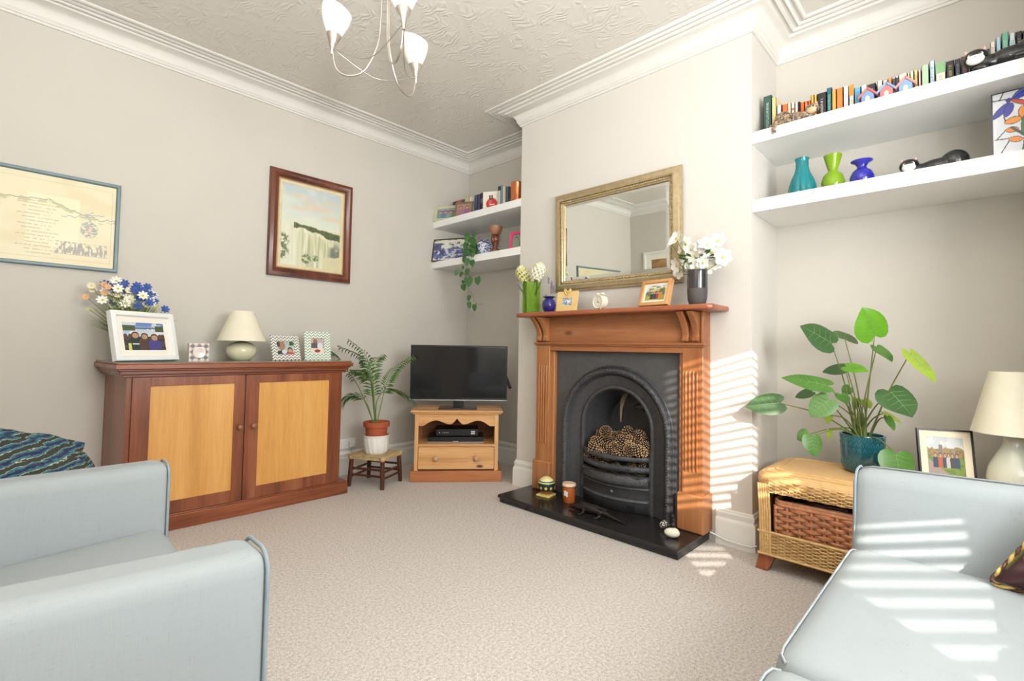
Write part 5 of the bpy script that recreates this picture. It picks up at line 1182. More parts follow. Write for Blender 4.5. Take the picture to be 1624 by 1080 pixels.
# ------------------------------------------------------------------ right alcove shelves
t = thing('glass_vase', 'teal ribbed bottle-shaped glass vase, leftmost on the lower right shelf', 'vase', (3.08, .722, ZR2))
G().lathe([(.055, 0), (.064, .006), (.071, .04), (.069, .075), (.056, .115), (.040, .15), (.033, .18), (.032, .218), (.037, .232), (.034, .232), (.029, .21), (.03, .16), (.05, .1), (.06, .03), (0, .02)], seg=64, wob=lambda a, z: 1-.13*abs(math.cos(5*a))**6*min(1, max(0, (.235-z)/.2))).obj('body', glassy('teal_glass', (40, 140, 146), .06, .8), t, smooth=60)
t = thing('glass_vase', 'lime green hyacinth-bulb glass vase between the teal and blue ones', 'vase', (3.08, .575, ZR2))
LG = glassy('lime_bulb_glass', (140, 178, 40), .06, .82)
G().lathe([(.03, 0), (.038, .004), (.052, .035), (.056, .065), (.046, .10), (.024, .122), (.021, .128), (.028, .15), (.044, .212), (.041, .212), (.02, .14), (.016, .126), (.04, .08), (.04, .02), (0, .012)], seg=48).obj('body', LG, t, smooth=60)
t = thing('glass_vase', 'squat royal blue glass vase with a wide flared rim, lower right shelf', 'vase', (3.08, .446, ZR2))
G().lathe([(.03, 0), (.038, .004), (.053, .036), (.055, .06), (.045, .09), (.024, .108), (.021, .118), (.03, .135), (.047, .143), (.049, .149), (.043, .148), (.016, .122), (.035, .08), (.04, .02), (0, .012)], seg=48).obj('body', mat('royal_blue_glass', (42, 40, 166), .06, var=.12, coat=.6), t, smooth=60)

BLKC = mat('cat_black', (30, 30, 34), .25, var=.1, coat=.4); WHTC = mat('cat_white', (238, 234, 224), .3, var=.03, coat=.3); PNK = mat('cat_pink', (226, 170, 164), .4)
def cat(label, loc, rz, sc=1.0, tabby=None, pose='loaf'):
    """local: head at -x end, faces -y; lies along x"""
    t = thing('cat_figure', label, 'ornament', loc, rz); t.scale = (-sc if pose == 'hang' else sc, sc, sc)
    bm_ = tabby or BLKC
    g = G().ball((.045, 0, .038), (.085, .042, .040), 18, 12).ball((.10, .0, .050), (.054, .044, .054), 16, 10).ball((-.03, -.004, .034), (.045, .034, .034), 14, 10)
    g.tube(bez([(.14, .0, .03), (.165, -.02, .018), (.14, -.05, .014), (.09, -.058, .012), (.04, -.056, .012)], 4), .012, 10)
    if pose == 'hang': g.tube([(.10, -.02, .03), (.125, -.055, .02), (.135, -.075, -.02), (.130, -.078, -.048)], [.018, .016, .013, .014], 10)
    else: g.ball((-.05, -.035, .012), (.028, .014, .012), 10, 7)
    remesh(g, 'body', bm_, t, .0045, 3)
    h = G().ball((-.065, -.018, .062), (.040, .030, .034), 16, 11)
    for s in (-1, 1): h.add([(-.065+s*.014, -.018, .082), (-.065+s*.034, -.018, .078), (-.065+s*.030, -.020, .108), (-.065+s*.024, -.008, .082)], [(0, 1, 2), (1, 3, 2), (3, 0, 2), (0, 3, 1)])
    hd = remesh(h, 'head', bm_, t, .003, 1)
    for s in (-1, 1): G().add([(-.065+s*.019, -.0215, .085), (-.065+s*.031, -.0215, .083), (-.065+s*.0285, -.0225, .102)], [(0, 1, 2)]).obj('ear_lining', PNK, t)
    f = G().ball((-.065, -.036, .050), (.028, .016, .021), 14, 10).ball((-.052, -.037, .064), (.012, .011, .012), 10, 7).ball((-.078, -.037, .064), (.012, .011, .012), 10, 7)
    f.obj('white_face', WHTC if not tabby else mat('tabby_muzzle', (206, 176, 140), .4), t, smooth=80)
    e = G()
    for s in (-1, 1): e.ball((-.065+s*.013, -.0475, .067), (.0055, .0025, .004), 8, 5)
    e.obj('eyes', mat('cat_eye', (60, 70, 30), .2), t); G().ball((-.065, -.0525, .054), (.004, .002, .003), 8, 5).obj('nose', PNK, t)
    return t
cat('black and white china cat curled low on the lower right shelf', (3.06, .185, ZR2), -PI/2, 1.0)
TAB = patterned('tabby_glaze', lambda m, nt, b: (nt.links.new(ramp(nt, noise(nt, coords(nt, (1, .5, 1)), 55, 2, 1.5), [(.36, L4((54, 50, 50))), (.48, L4((110, 104, 96))), (.58, L4((176, 136, 88))), (.68, L4((206, 190, 166)))]), b.inputs['Base Color']), setattr(b.inputs['Roughness'], 'default_value', .3)))
cat('tabby china cat lounging with a paw over the edge of the top right shelf', (2.965, .70, ZR1), -PI/2, .88, TAB, 'hang')
cat('big black and white china cat stretched along the right end of the top right shelf', (2.965, -.065, ZR1), -PI/2, 1.12)

def house(label, y, wall_c, roof_c, chim, s=1):
    t = thing('model_house', label, 'ornament', (2.975, y, ZR1), -PI/2)
    WM, RM, DM = mat('house_%d%d%d' % wall_c, wall_c, .35, coat=.3), mat('house_%d%d%d' % roof_c, roof_c, .35, coat=.3), mat('house_door', (236, 224, 184), .4)
    G().prism([(-.026, 0), (.026, 0), (.026, .058), (0, .086), (-.026, .058)], 'y', 0, .028).obj('walls', WM, t, bevel=.002)
    for s in (-1, 1): G().prism([(0, .084), (s*.038, .044), (s*.041, .056), (0, .099)], 'y', -.006, .033).obj('roof', RM, t, bevel=.003)
    G().prism([(-.009, 0), (.009, 0), (.009, .044), (0, .053), (-.009, .044)], 'y', -.003, .001).obj('door', DM, t)
    if chim: G().prism([(chim*.024, .065), (chim*.036, .06), (chim*.037, .106), (chim*.024, .106)], 'y', .008, .022).obj('chimney', mat('house_chimney', (54, 54, 62), .4), t, bevel=.002)
    return t
house('tiny ceramic house with red roof and blue walls, top right shelf', .404, (120, 150, 190), (204, 104, 96), 0)
house('tiny ceramic house with blue roof and red walls, top right shelf', .328, (204, 116, 118), (126, 160, 204), 1)
house('tiny ceramic house with pink roof, blue walls and dark left chimney, top right shelf', .254, (122, 158, 204), (222, 140, 136), -1)

# stained glass panel
def pic_glass():
    p = Pic(110, 150); u, v = p.u, p.v; p.fill((228, 230, 236)); p.put(fbm(u*4, v*4, 2) > .5, (214, 218, 226), .7)
    LD = (44, 44, 50)
    def petal(x0, y0, x1, y1, w_, c):
        dx, dy = x1-x0, (y1-y0)*1.36; L2 = dx*dx+dy*dy; tt = ((u-x0)*dx+(v-y0)*1.36*dy)/L2; d = np.abs((u-x0)*dy-(v-y0)*1.36*dx)/math.sqrt(L2)
        hw = w_*np.sin(PI*np.clip(tt, 0, 1))**.7; ins = (tt > 0) & (tt < 1); p.put(ins & (d < hw+.014), LD); p.put(ins & (d < hw), c)
    def ln(x0, y0, x1, y1, w_=.010, c=LD, bow_=0):
        tt = np.clip(((u-x0)*(x1-x0)+(v-y0)*1.85*(y1-y0)*1.85*0+(v-y0)*(y1-y0))/((x1-x0)**2+(y1-y0)**2+1e-9), 0, 1); p.put(np.hypot(u-x0-tt*(x1-x0)-bow_*np.sin(PI*tt), (v-y0-tt*(y1-y0))*1.36) < w_, c)
    for a in ((.0, .90, .22, .885), (.12, .89, .18, 1.0), (.55, .86, .8, .93), (.8, .93, 1, .97), (.62, .72, .75, .66), (.75, .66, 1, .65), (.04, .30, .25, .29), (.06, .3, .2, .42), (.25, .25, .1, .05), (.6, .8, .95, .88), (.2, .55, .18, .62)): ln(*a)
    petal(.20, .42, .40, .40, .05, (232, 140, 50)); petal(.24, .28, .46, .24, .05, (232, 140, 50)); petal(.18, .535, .46, .565, .06, (236, 150, 58)); petal(.46, .56, .46, .74, .06, (236, 150, 58)); petal(.47, .56, .70, .68, .05, (236, 150, 58))
    petal(.66, .40, .60, .56, .06, (236, 140, 50)); petal(.66, .40, .88, .52, .07, (236, 150, 58)); petal(.66, .40, .95, .32, .07, (236, 140, 50))
    ln(.46, .55, .45, .34, .026, LD); ln(.46, .55, .45, .34, .018, (64, 112, 60)); ln(.30, .44, .5, .28, .026, LD); ln(.30, .44, .5, .28, .018, (40, 90, 66)); ln(.66, .40, .5, .27, .026, LD); ln(.66, .40, .5, .27, .018, (40, 90, 66)); ln(.5, .28, .45, .0, .03, LD); ln(.5, .28, .45, .0, .021, (46, 100, 60))
    petal(.27, .83, .0, .62, .055, (56, 58, 166)); petal(.30, .82, .20, .62, .06, (60, 60, 176)); petal(.30, .86, .56, 1.02, .05, (84, 104, 200)); petal(.32, .86, .64, .98, .045, (56, 70, 180)); petal(.28, .87, .62, .72, .035, (204, 70, 50)); p.ell(.26, .865, .05, .035, (64, 60, 130)); return p
t = thing('stained_glass_panel', 'stained glass panel with a blue dragonfly and orange flowers, far right of the shelf', 'panel', (3.005, -.145, ZR2), -PI/2, rx=-math.radians(4))
sheet(pic_glass(), .205, .302, 'glass_design', t, -.0065, .152, vcol('stained_glass', .12, .4))
G().box(-.1025, .1025, -.006, 0, 0.001, .303).obj('glass_back', mat('panel_glass', (220, 222, 226), .2), t)
G().sweep(.211, .308, [(0, .001), (0, -.008), (.005, -.009), (.005, -.006)], .152).obj('lead_edge', mat('lead', (84, 84, 88), .4, .6), t)

# ------------------------------------------------------------------ wicker unit in the right alcove
# local: front faces -y, x to the right; world x = X0 + y, world y = Y0 - x
t = thing('wicker_unit', 'honey-coloured wicker storage unit with rounded corners, in the right alcove', 'side unit', (2.70, .31, 0), -PI/2)
WK = weave('wicker_honey', (160, 118, 68), (230, 192, 134), 75); WKT = weave('wicker_top', (196, 150, 94), (226, 184, 126), 40)
WKF = mat('wicker_cane', (214, 174, 116), .4, var=.15, vs=40)
UW, UD, UT = .535, .52, .50
def rrect(x0, x1, y0, y1, r, n=6):
    o = []
    for cx, cy, a0 in ((x1-r, y0+r, -PI/2), (x1-r, y1-r, 0), (x0+r, y1-r, PI/2), (x0+r, y0+r, PI)):
        o += [(cx+r*math.cos(a0+PI/2*i/n), cy+r*math.sin(a0+PI/2*i/n)) for i in range(n+1)]
    return o
# top: rounded plan, edge rolled over the front
g = G(); loops = []
for d, z in ((-.012, .425), (-.018, .45), (-.014, .475), (.004, .492), (.03, .4985), (.06, .50)): loops.append([(x, y, z) for x, y in rrect(-UW+d, UW-d, d, UD-d, max(.03, .09-d))])
n = len(loops[0]); g.add([v for l in loops for v in l], [(k*n+i, k*n+(i+1) % n, (k+1)*n+(i+1) % n, (k+1)*n+i) for k in range(len(loops)-1) for i in range(n)]+[tuple((len(loops)-1)*n+i for i in range(n))])
g.obj('top', WKT, t, smooth=60)
e = G(); L = rrect(-UW+.06, UW-.06, .06, UD-.06, .05)
for k in range(2): e.tube([(x, y, .501+.002*k) for x, y in [(p[0]*(1-.006*k), p[1]) for p in L]], .0045, 6, True)
e.obj('braided_edge', WKF, t, smooth=60)
G().box(-UW+.01, -UW+.04, .02, UD-.01, .09, .43).obj('side_panel', WK, t); G().box(UW-.04, UW-.01, .02, UD-.01, .09, .43).obj('side_panel', WK, t)
G().box(-UW+.02, UW-.02, UD-.03, UD-.012, .09, .44).obj('back_panel', WK, t); G().box(-UW+.02, UW-.02, .02, UD-.02, .10, .12).obj('floor_panel', WK, t)
def weave_panel(x0, x1, z0, z1, y, rows, step, name, m, amp=.0035, r=.0034, curve=None):
    """real over-and-under strands around upright stakes"""
    g = G(); nst = max(2, int((x1-x0)/step)); sub = 4
    for k in range(rows):
        z = z0+(z1-z0)*(k+.5)/rows; pts = []
        for i in range(nst*sub+1):
            x = x0+(x1-x0)*i/(nst*sub); yy = y-amp*math.cos(PI*i/sub+PI*(k % 2))
            pts.append((x, yy+(curve(x, z) if curve else 0), z))
        g.tube(pts, (z1-z0)/rows*.56, 4)
    for i in range(nst+1):
        x = x0+(x1-x0)*i/nst; g.tube([(x, y+(curve(x, z0) if curve else 0), z0), (x, y+(curve(x, z1) if curve else 0), z1)], r, 5)
    return tag(g.obj(name, m, t, smooth=70), kind='stuff')
weave_panel(-UW+.06, UW-.06, .40, .468, -.014, 9, .030, 'upper_weave', WK, .006)
weave_panel(-UW+.02, UW-.02, .095, .195, -.002, 13, .030, 'lower_weave', WK, .006)
for s in (-1, 1):
    for k in range(5): G().tube([(s*(UW-.018-.011*k), -.002, .09), (s*(UW-.016-.011*k), -.006, .3), (s*(UW-.010-.011*k), -.012, .44)], .0062, 8).obj('post_cane', WKF, t, smooth=60)
for z in (.09, .20): G().tube([(-UW+.005, -.004, z), (UW-.005, -.004, z)], .007, 8).obj('edge_cane', WKF, t, smooth=60)
G().box(-UW+.03, UW-.03, .010, .03, .09, .20).box(-UW+.03, UW-.03, .004, .03, .41, .45).obj('weave_gap_backing', mat('wicker_shadow_side', (118, 84, 48), .7), t)  # dark backing behind the weave; shade of the gaps put into its colour
LEGW = wood('unit_leg_wood', (116, 56, 30), (146, 78, 46), (164, 96, 60), 'z', .35)
for s in (-1, 1):
    for y0 in (.02, UD-.08):
        g = G(); a0, a1 = s*(UW-.005), s*(UW-.085); b0, b1 = s*(UW+.012), s*(UW-.045)
        g.add([(b0, y0-.012, 0), (b1, y0-.012, 0), (b1, y0+.045, 0), (b0, y0+.045, 0), (a0, y0, .092), (a1, y0, .092), (a1, y0+.06, .092), (a0, y0+.06, .092)], [(3, 2, 1, 0), (4, 5, 6, 7), (0, 1, 5, 4), (1, 2, 6, 5), (2, 3, 7, 6), (3, 0, 4, 7)])
        g.obj('leg', LEGW, t, bevel=.003)
t0 = t
t = thing('wicker_basket', 'reddish brown willow basket of magazines inside the wicker unit', 'basket', (2.70, .31, .1215), -PI/2)
WILL = mat('willow', (192, 132, 96), .45, var=.25, vs=60); BX0, BX1, BY0, BY1, BZ = -.455, .44, .03, .40, .235
def bc(x, z): return -.012*(z/BZ)
weave_panel(BX0, BX1, .03, BZ-.02, BY0, 11, .05, 'front_weave', WILL, .011, .008, bc)
weave_panel(BX0, BX1, .03, BZ-.02, BY1, 12, .05, 'back_weave', WILL, .006, .006)
for s, x in ((0, BX0), (1, BX1)):
    g = G()
    for k in range(12): g.tube([(x+.004*math.sin(PI*i+PI*k), BY0+(BY1-BY0)*i/7, .035+(BZ-.06)*k/11) for i in range(8)], .0085, 4)
    tag(g.obj('side_weave', WILL, t, smooth=70), kind='stuff')
for k, (z, r) in enumerate(((BZ-.012, .010), (BZ+.002, .009), (.012, .010), (.028, .008))):
    L = rrect(BX0, BX1, BY0+bc(0, z), BY1, .03, 4); G().tube([(x, y, z+.003*math.sin(i*1.3)) for i, (x, y) in enumerate(L)], r, 8, True).obj('rim' if k < 2 else 'base_braid', WILL, t, smooth=70)
G().box(BX0+.01, BX1-.01, BY0+.01, BY1-.01, .002, .02).obj('base', WILL, t)
for i, (x0, x1, y0, y1, z1, c, ti, lab) in enumerate(((-.42, -.19, .06, .34, .253, (46, 40, 44), .10, 'dark glossy magazine at the left end of the willow basket'), (-.33, -.10, .055, .33, .262, (132, 34, 40), .05, 'magazine with a red and white cover in the willow basket'),
        (-.12, .12, .06, .34, .247, (58, 56, 62), -.08, 'charcoal magazine in the middle of the willow basket'), (.10, .34, .06, .33, .255, (84, 90, 70), .06, 'olive magazine at the right of the willow basket'))):
    m_ = thing('magazine', lab, 'magazine', (2.70+y0, .31-(x0+x1)/2, .1215+.215+.0125*i), -PI/2+ti, 'magazines in the willow basket')
    G().box(-(x1-x0)/2, (x1-x0)/2, 0, y1-y0, 0, .010).obj('pages', PAPER, m_, bevel=.001)
    G().box(-(x1-x0)/2, (x1-x0)/2, -.0005, y1-y0, .010, .0112).obj('cover', mat('cover_m%d' % i, c, .25), m_)
    G().box(-(x1-x0)/2+.02, (x1-x0)/2-.06, .02, .05, .0112, .0116).obj('title_bar', mat('magazine_white', (226, 220, 214), .3), m_)

# monstera in its teal pot
PP = (3.075, .455, .503)
t = thing('plant_pot', 'teal glazed pot with embossed leaf pattern on the wicker unit', 'pot', PP)
TEAL = mat('teal_glaze', (24, 84, 96), .12, var=.22, vs=40, coat=.6)
G().lathe([(.070, 0), (.082, .004), (.089, .02), (.0945, .08), (.0965, .18), (.095, .187), (.089, .187), (.086, .16), (.085, .03), (0, .02)], seg=64).obj('body', TEAL, t, smooth=50)
b = G()
for row in range(5):
    for k in range(26):
        a = 2*PI*(k+.5*(row % 2))/26; r = .0905+.0012*row; z = .03+.032*row; c, s = math.cos(a), math.sin(a)
        for sg in (-1, 1): b.tube([(r*c, r*s, z), ((r+.001)*c-sg*.008*s, (r+.001)*s+sg*.008*c, z+.014), ((r+.002)*c, (r+.002)*s, z+.030)], .0011, 4)
tag(b.obj('embossed_leaves', mat('teal_relief', (60, 124, 134), .15, coat=.5), t, smooth=60), kind='stuff')
t = thing('monstera', 'young monstera plant with big heart-shaped leaves in the teal pot', 'plant', (PP[0], PP[1], PP[2]+.025)); r0 = Vector(t.location)
G().lathe([(.08, .135), (.04, .142), (0, .145)], seg=24).obj('soil', SOIL, t)
LEAVES = [((3.08, 0.4, 1.197), (3.02, 0.432, 1.34), 0.172, 'b'),((2.98, 0.569, 1.155), (2.9, 0.685, 1.252), 0.166, 'd'),((2.93, 0.58, 0.937), (2.85, 0.767, 0.982), 0.106, 'm'),((3.12, 0.534, 1.024), (3.1, 0.638, 1.004), 0.069, 'd'),((2.98, 0.505, 1.036), (2.9, 0.407, 1.024), 0.062, 'b'),((3.1, 0.53, 1.178), (3.2, 0.544, 1.228), 0.133, 'm'),((3.1, 0.393, 1.14), (3.02, 0.32, 1.075), 0.075, 'm'),((3.0, 0.252, 1.111), (2.92, 0.15, 0.987), 0.099, 'y'),((2.86, 0.78, 0.835), (2.78, 0.928, 0.813), 0.128, 'd'),((3.2, 0.706, 0.883), (3.2, 0.798, 0.846), 0.061, 'd'),((2.9, 0.567, 0.867), (2.84, 0.637, 0.784), 0.118, 'm'),((2.88, 0.318, 0.93), (2.84, 0.228, 0.828), 0.182, 'd'),((2.86, 0.636, 0.678), (2.84, 0.613, 0.582), 0.101, 'm'),((2.92, 0.663, 0.679), (2.9, 0.712, 0.649), 0.081, 'm'),((2.88, 0.298, 0.643), (2.84, 0.28, 0.523), 0.16, 'm'),((3.0, 0.341, 0.796), (2.96, 0.31, 0.741), 0.044, 'm'),((3.05, 0.358, 0.813), (3.0, 0.286, 0.775), 0.039, 'y'),((3.0, 0.586, 0.78), (3.0, 0.591, 0.733), 0.045, 'y'),((3.0, 0.586, 0.704), (3.0, 0.583, 0.651), 0.032, 'y'),((3.0, 0.533, 0.892), (2.97, 0.5, 0.849), 0.071, 'm'),((3.14, 0.459, 0.861), (3.12, 0.423, 0.823), 0.073, 'y'),((3.16, 0.492, 0.864), (3.14, 0.497, 0.801), 0.046, 'y'),((3.16, 0.522, 0.921), (3.15, 0.552, 0.883), 0.056, 'm'),]
PET_ = mat('monstera_stalk', (110, 124, 62), .45)
for i, (b, e, w_, c) in enumerate(LEAVES):
    B = Vector(b)-r0; E_ = Vector(e)-r0; a = i*2.4; st = Vector((.026*math.cos(a), .026*math.sin(a), .135))
    sag = .25*B.length if B.z < .28 else .06
    mid = st.lerp(B, .5)+Vector((0, 0, sag*.55 if B.z < .28 else .03))+Vector((.02, 0, 0))
    stem = G().tube(bez([st, mid, B], 7), [.0046-.0026*k/14 for k in range(15)], 7).obj('stalk', PET_, t, smooth=60)
    up = (E_-B).normalized()
    fac = {'d': (-.62, -.55, .55), 'm': (-.55, -.5, .66), 'b': (-.8, -.55, .2), 'y': (-.6, -.75, .2)}[c]
    leaf(b, e, w_, LEAFG[c], stem, r0, fac, fold=.16 if w_ > .09 else .22, curl=.10)
    # pale midrib and veins
    if w_ > .085:
        Bv = B; d = E_-Bv; Ln = d.length; d.normalize(); s = d.cross(Vector(fac)).normalized(); n = s.cross(d); curl = .10; fold = .16
        P = lambda x, y: Bv+d*(y*Ln)+s*(x*w_/2)+n*(fold*w_*.5*abs(x)-curl*Ln*y*y-.12*w_*abs(x)**3+.0012)
        g = G().tube([P(0, .02+.9*k/6) for k in range(7)], [.0014-.0010*k/6 for k in range(7)], 4)
        for y in (.04, .2, .38, .56):
            for sg in (-1, 1): g.tube([P(0, y), P(sg*.35, y+.07), P(sg*.66, y+.10)], [.0009, .0007, .0003], 3)
        g.obj('leaf_veins', mat('leaf_vein', (132, 162, 110), .4), stem, smooth=60)
for i in range(3):
    a = i*2.1; G().tube([(.012*math.cos(a), .012*math.sin(a), .135), (.015*math.cos(a), .014*math.sin(a)+.0, .20), (.02*math.cos(a), .02*math.sin(a), .27)], [.011, .009, .004], 9).obj('main_stem', PET_, t, smooth=60)

def pic_park():
    p = Pic(100, 120); u, v = p.u, p.v; p.grad((200, 204, 206), (226, 226, 222), .6, 1); p.put(fbm(u*6, v*7, 3) > .55, (176, 182, 190), .5); p.put((v < .70+.08*vn(u*14, 0, 2)) & (v > .5), (156, 134, 84)); p.put((fbm(u*20, v*20, 5) > .5) & (v < .70) & (v > .5), (120, 96, 60), .7)
    p.rect(.33, .43, .6, .82, (128, 118, 112)); p.rect(.66, .76, .6, .74, (150, 138, 124)); p.rect(0, 1, 0, .54, (122, 146, 62)); p.put((fbm(u*14, v*22, 7) > .55) & (v < .54), (98, 122, 52), .8); p.put((u < .78-1.55*v) & (v < .5), (160, 142, 132))
    for x, c in ((.22, (44, 50, 84)), (.36, (214, 92, 44)), (.48, (50, 60, 72)), (.58, (228, 226, 226)), (.68, (70, 62, 60)), (.8, (44, 74, 104))): p.person(x, .42, .22, c)
    return p
frame('photo_frame', 'park group photo with cream mount in a thin black frame, on the wicker unit', .205, .262, [(0, 0), (0, -.018), (.007, -.018), (.007, -.010)], mat('black_frame', (36, 30, 32), .3), (2.965, .125, .5035), math.radians(-66), math.radians(9), pic_park(), mount=.028, mountm=mat('cream_mount', (238, 226, 200), .9, var=.01), strut=.08)
t = thing('table_lamp', 'tall pale green ceramic lamp with cream shade at the right end of the wicker unit', 'lamp', (2.99, -.09, .503))
G().lathe([(.062, 0), (.072, .006), (.088, .04), (.092, .08), (.084, .125), (.062, .175), (.042, .215), (.035, .24), (.038, .262), (.03, .268), (.012, .27)], seg=44).obj('base', CERAMP, t, smooth=60)
G().lathe([(.012, .268), (.012, .30), (.017, .301), (.017, .35)], seg=14).obj('lamp_holder', WHITEC, t)
G().lathe([(r, z+.272) for r, z in shade_prof(.140, .076, .262)], seg=52).obj('lamp_shade', CREAM, t, smooth=50)

# ------------------------------------------------------------------ upholstery
def soft(x0, x1, y0, y1, z0, z1, r, name, m, parent, fn=None, nx=14, ny=14, nz=5, puff=0):
    """rounded cushion block: superellipse-like box with softened edges"""
    g = G(); hx, hy, hz = (x1-x0)/2, (y1-y0)/2, (z1-z0)/2; c = Vector(((x0+x1)/2, (y0+y1)/2, (z0+z1)/2))
    bmx = bmesh.new()
    def ticks(h, n): 
        a = [-h, -h+r*.15, -h+r*.45, -h+r] if h > r else [-h]; mid = [(-h+r)+(2*h-2*r)*i/n for i in range(1, n)]
        return a+mid+[-q for q in reversed(a)]
    tx, ty, tz = ticks(hx, nx), ticks(hy, ny), ticks(hz, nz); idx = {}
    def vert(p):
        k = tuple(round(q, 6) for q in p)
        if k not in idx:
            q = Vector(p); cl = Vector((max(-hx+r, min(hx-r, q.x)), max(-hy+r, min(hy-r, q.y)), max(-hz+r, min(hz-r, q.z)))); d = q-cl
            if d.length > 1e-9: q = cl+d.normalized()*r
            if puff:
                q.z += math.copysign(puff, q.z)*(1-(q.x/hx)**2)*(1-(q.y/hy)**2) if abs(q.z) > hz*.5 else 0
            q = q+c
            if fn: q = Vector(fn(q))
            idx[k] = bmx.verts.new(q)
        return idx[k]
    for (A, B_, f) in ((tx, ty, lambda a, b: (a, b, hz)), (tx, ty, lambda a, b: (a, b, -hz)), (tx, tz, lambda a, b: (a, hy, b)), (tx, tz, lambda a, b: (a, -hy, b)), (ty, tz, lambda a, b: (hx, a, b)), (ty, tz, lambda a, b: (-hx, a, b))):
        for i in range(len(A)-1):
            for j in range(len(B_)-1):
                vs = [vert(f(A[i], B_[j])), vert(f(A[i+1], B_[j])), vert(f(A[i+1], B_[j+1])), vert(f(A[i], B_[j+1]))]
                if len(set(vs)) == 4:
                    try: bmx.faces.new(vs)
                    except ValueError: pass
    bmesh.ops.recalc_face_normals(bmx, faces=bmx.faces); me = bpy.data.meshes.new(name); bmx.to_mesh(me); bmx.free()
    me.polygons.foreach_set('use_smooth', [True]*len(me.polygons)); me.materials.append(m); return put(name, me, parent)

# two-seat sofa under the bay window; seat faces +y, runs along x
S0, S1 = .16, 2.24
t = thing('sofa', 'duck-egg blue linen sofa in the right foreground, striped with sunlight', 'sofa', (0, 0, 0))
SE0, SE1, SZ, SY = .31, 2.06, .450, .348
mid = 1.18
for a, b in ((SE0, mid-.003), (mid+.003, SE1)):
    soft(a, b, -.26, SY, .29, SZ, .055, 'seat_cushion', SOFA, t, lambda q: (q.x, q.y, q.z), puff=.010)
soft(S0+.02, S1-.02, -.40, SY-.06, .08, .30, .02, 'base', SOFA, t)
def armx(q): return (q.x+max(0, q.z-.4)*.16*(1 if q.x < 2.13 else .3), q.y, q.z+(.03*(.345-q.y) if q.z > .45 else 0))
soft(2.035, 2.225, -.50, SY-.006, .07, .698, .05, 'arm', SOFA, t, armx)
soft(S0, .31, -.50, SY-.01, .07, .690, .045, 'arm', SOFA, t)
rake = lambda q: (q.x, q.y-max(0, q.z-.42)*.66, q.z)
soft(S0+.05, S1-.05, -.42, -.30, .08, .74, .05, 'back', SOFA, t, rake)
for a, b in ((SE0+.01, mid-.004), (mid+.004, SE1)): soft(a, b, -.32, -.18, .40, .74, .06, 'back_cushion', SOFA, t, rake)
for x in (S0+.06, S1-.08):
    for y in (-.42, .28): G().lathe([(.018, 0), (.026, .08)], (x, y, 0), 14).obj('foot', LEGW, t)
def armloop(x0, x1, z0, z1, r, y, f=None, n=6):
    pts = [(x0, z0)]+[(x0+r-r*math.cos(PI/2*i/n), z1-r+r*math.sin(PI/2*i/n)) for i in range(n+1)]+[(x1-r+r*math.sin(PI/2*i/n), z1-r+r*math.cos(PI/2*i/n)) for i in range(n+1)]+[(x1, z0)]
    return [f(Vector((x, y, z))) if f else (x, y, z) for x, z in pts]
G().tube(armloop(2.042, 2.218, .10, .692, .05, SY-.018, armx), .0045, 7).obj('piping', PIPE, t, smooth=70)
for a, b in ((SE0, mid-.003), (mid+.003, SE1)):
    pts = [(a+.014, SY-.03, SZ-.02), (a+.03, SY-.018, SZ-.014), (a+.06, SY-.014, SZ-.012), (b-.06, SY-.014, SZ-.012), (b-.03, SY-.018, SZ-.014), (b-.014, SY-.03, SZ-.02)]
    G().tube(pts, .0032, 6).obj('piping', SOFA, t, smooth=70)

# tapestry cushion with rope edging
t = thing('cushion', 'tapestry cushion edged with gold and brown rope, in the sofa corner', 'cushion', (1.945, -.150, .462), 0)
t.rotation_euler = (math.radians(0), math.radians(8), math.radians(-6))
CW = .15
def pic_tap():
    p = Pic(70, 70); u, v = p.u, p.v; p.fill((66, 40, 42)); p.put(np.abs(u-.5)+np.abs(v-.5) < .42, (122, 92, 94)); p.put(fbm(u*7, v*7, 4) > .55, (140, 146, 66), .9); p.put(fbm(u*6+3, v*6, 9) > .6, (196, 130, 80), .9); p.put(fbm(u*8, v*8+5, 12) > .64, (150, 176, 182), .9); p.rect(0, .06, 0, 1, (58, 34, 34)); p.rect(.94, 1, 0, 1, (58, 34, 34)); p.rect(0, 1, 0, .06, (58, 34, 34)); p.rect(0, 1, .94, 1, (58, 34, 34)); return p
pc = pic_tap(); N = 26; vs = []; cs = []; fs = []
for side in (-1, 1):
    o = len(vs)
    for j in range(N+1):
        for i in range(N+1):
            u_, v_ = i/N*2-1, j/N*2-1; th = .050*((1-u_**4)*(1-v_**4))**.55; vs.append((side*th, u_*CW-.60*(v_+1)*CW, (v_+1)*CW)); cs.append(pc.c[min(69, int(j/N*69)), min(69, int(i/N*69))])
    fs += [(o+j*(N+1)+i, o+j*(N+1)+i+1, o+(j+1)*(N+1)+i+1, o+(j+1)*(N+1)+i) for j in range(N) for i in range(N)]
g = G(); g.v, g.f = vs, fs; me = g.mesh('tapestry_cover', 60); c = np.array(cs)/255.0; c = np.where(c <= .04045, c/12.92, ((c+.055)/1.055)**2.4)
at_ = me.color_attributes.new('print', 'FLOAT_COLOR', 'POINT'); at_.data.foreach_set('color', np.concatenate([c, np.ones((len(c), 1))], 1).ravel().astype(np.float32)); me.materials.append(vcol('tapestry', .95)); put('tapestry_cover', me, t)
L = [(0, p[0]-.60*p[1], p[1]) for p in rrect(-CW, CW, 0, 2*CW, .02, 4)]; seg = []
for i in range(len(L)):
    a, b = Vector(L[i]), Vector(L[(i+1) % len(L)]); m_ = max(1, int((b-a).length/.006)); seg += [a.lerp(b, k/m_) for k in range(m_)]
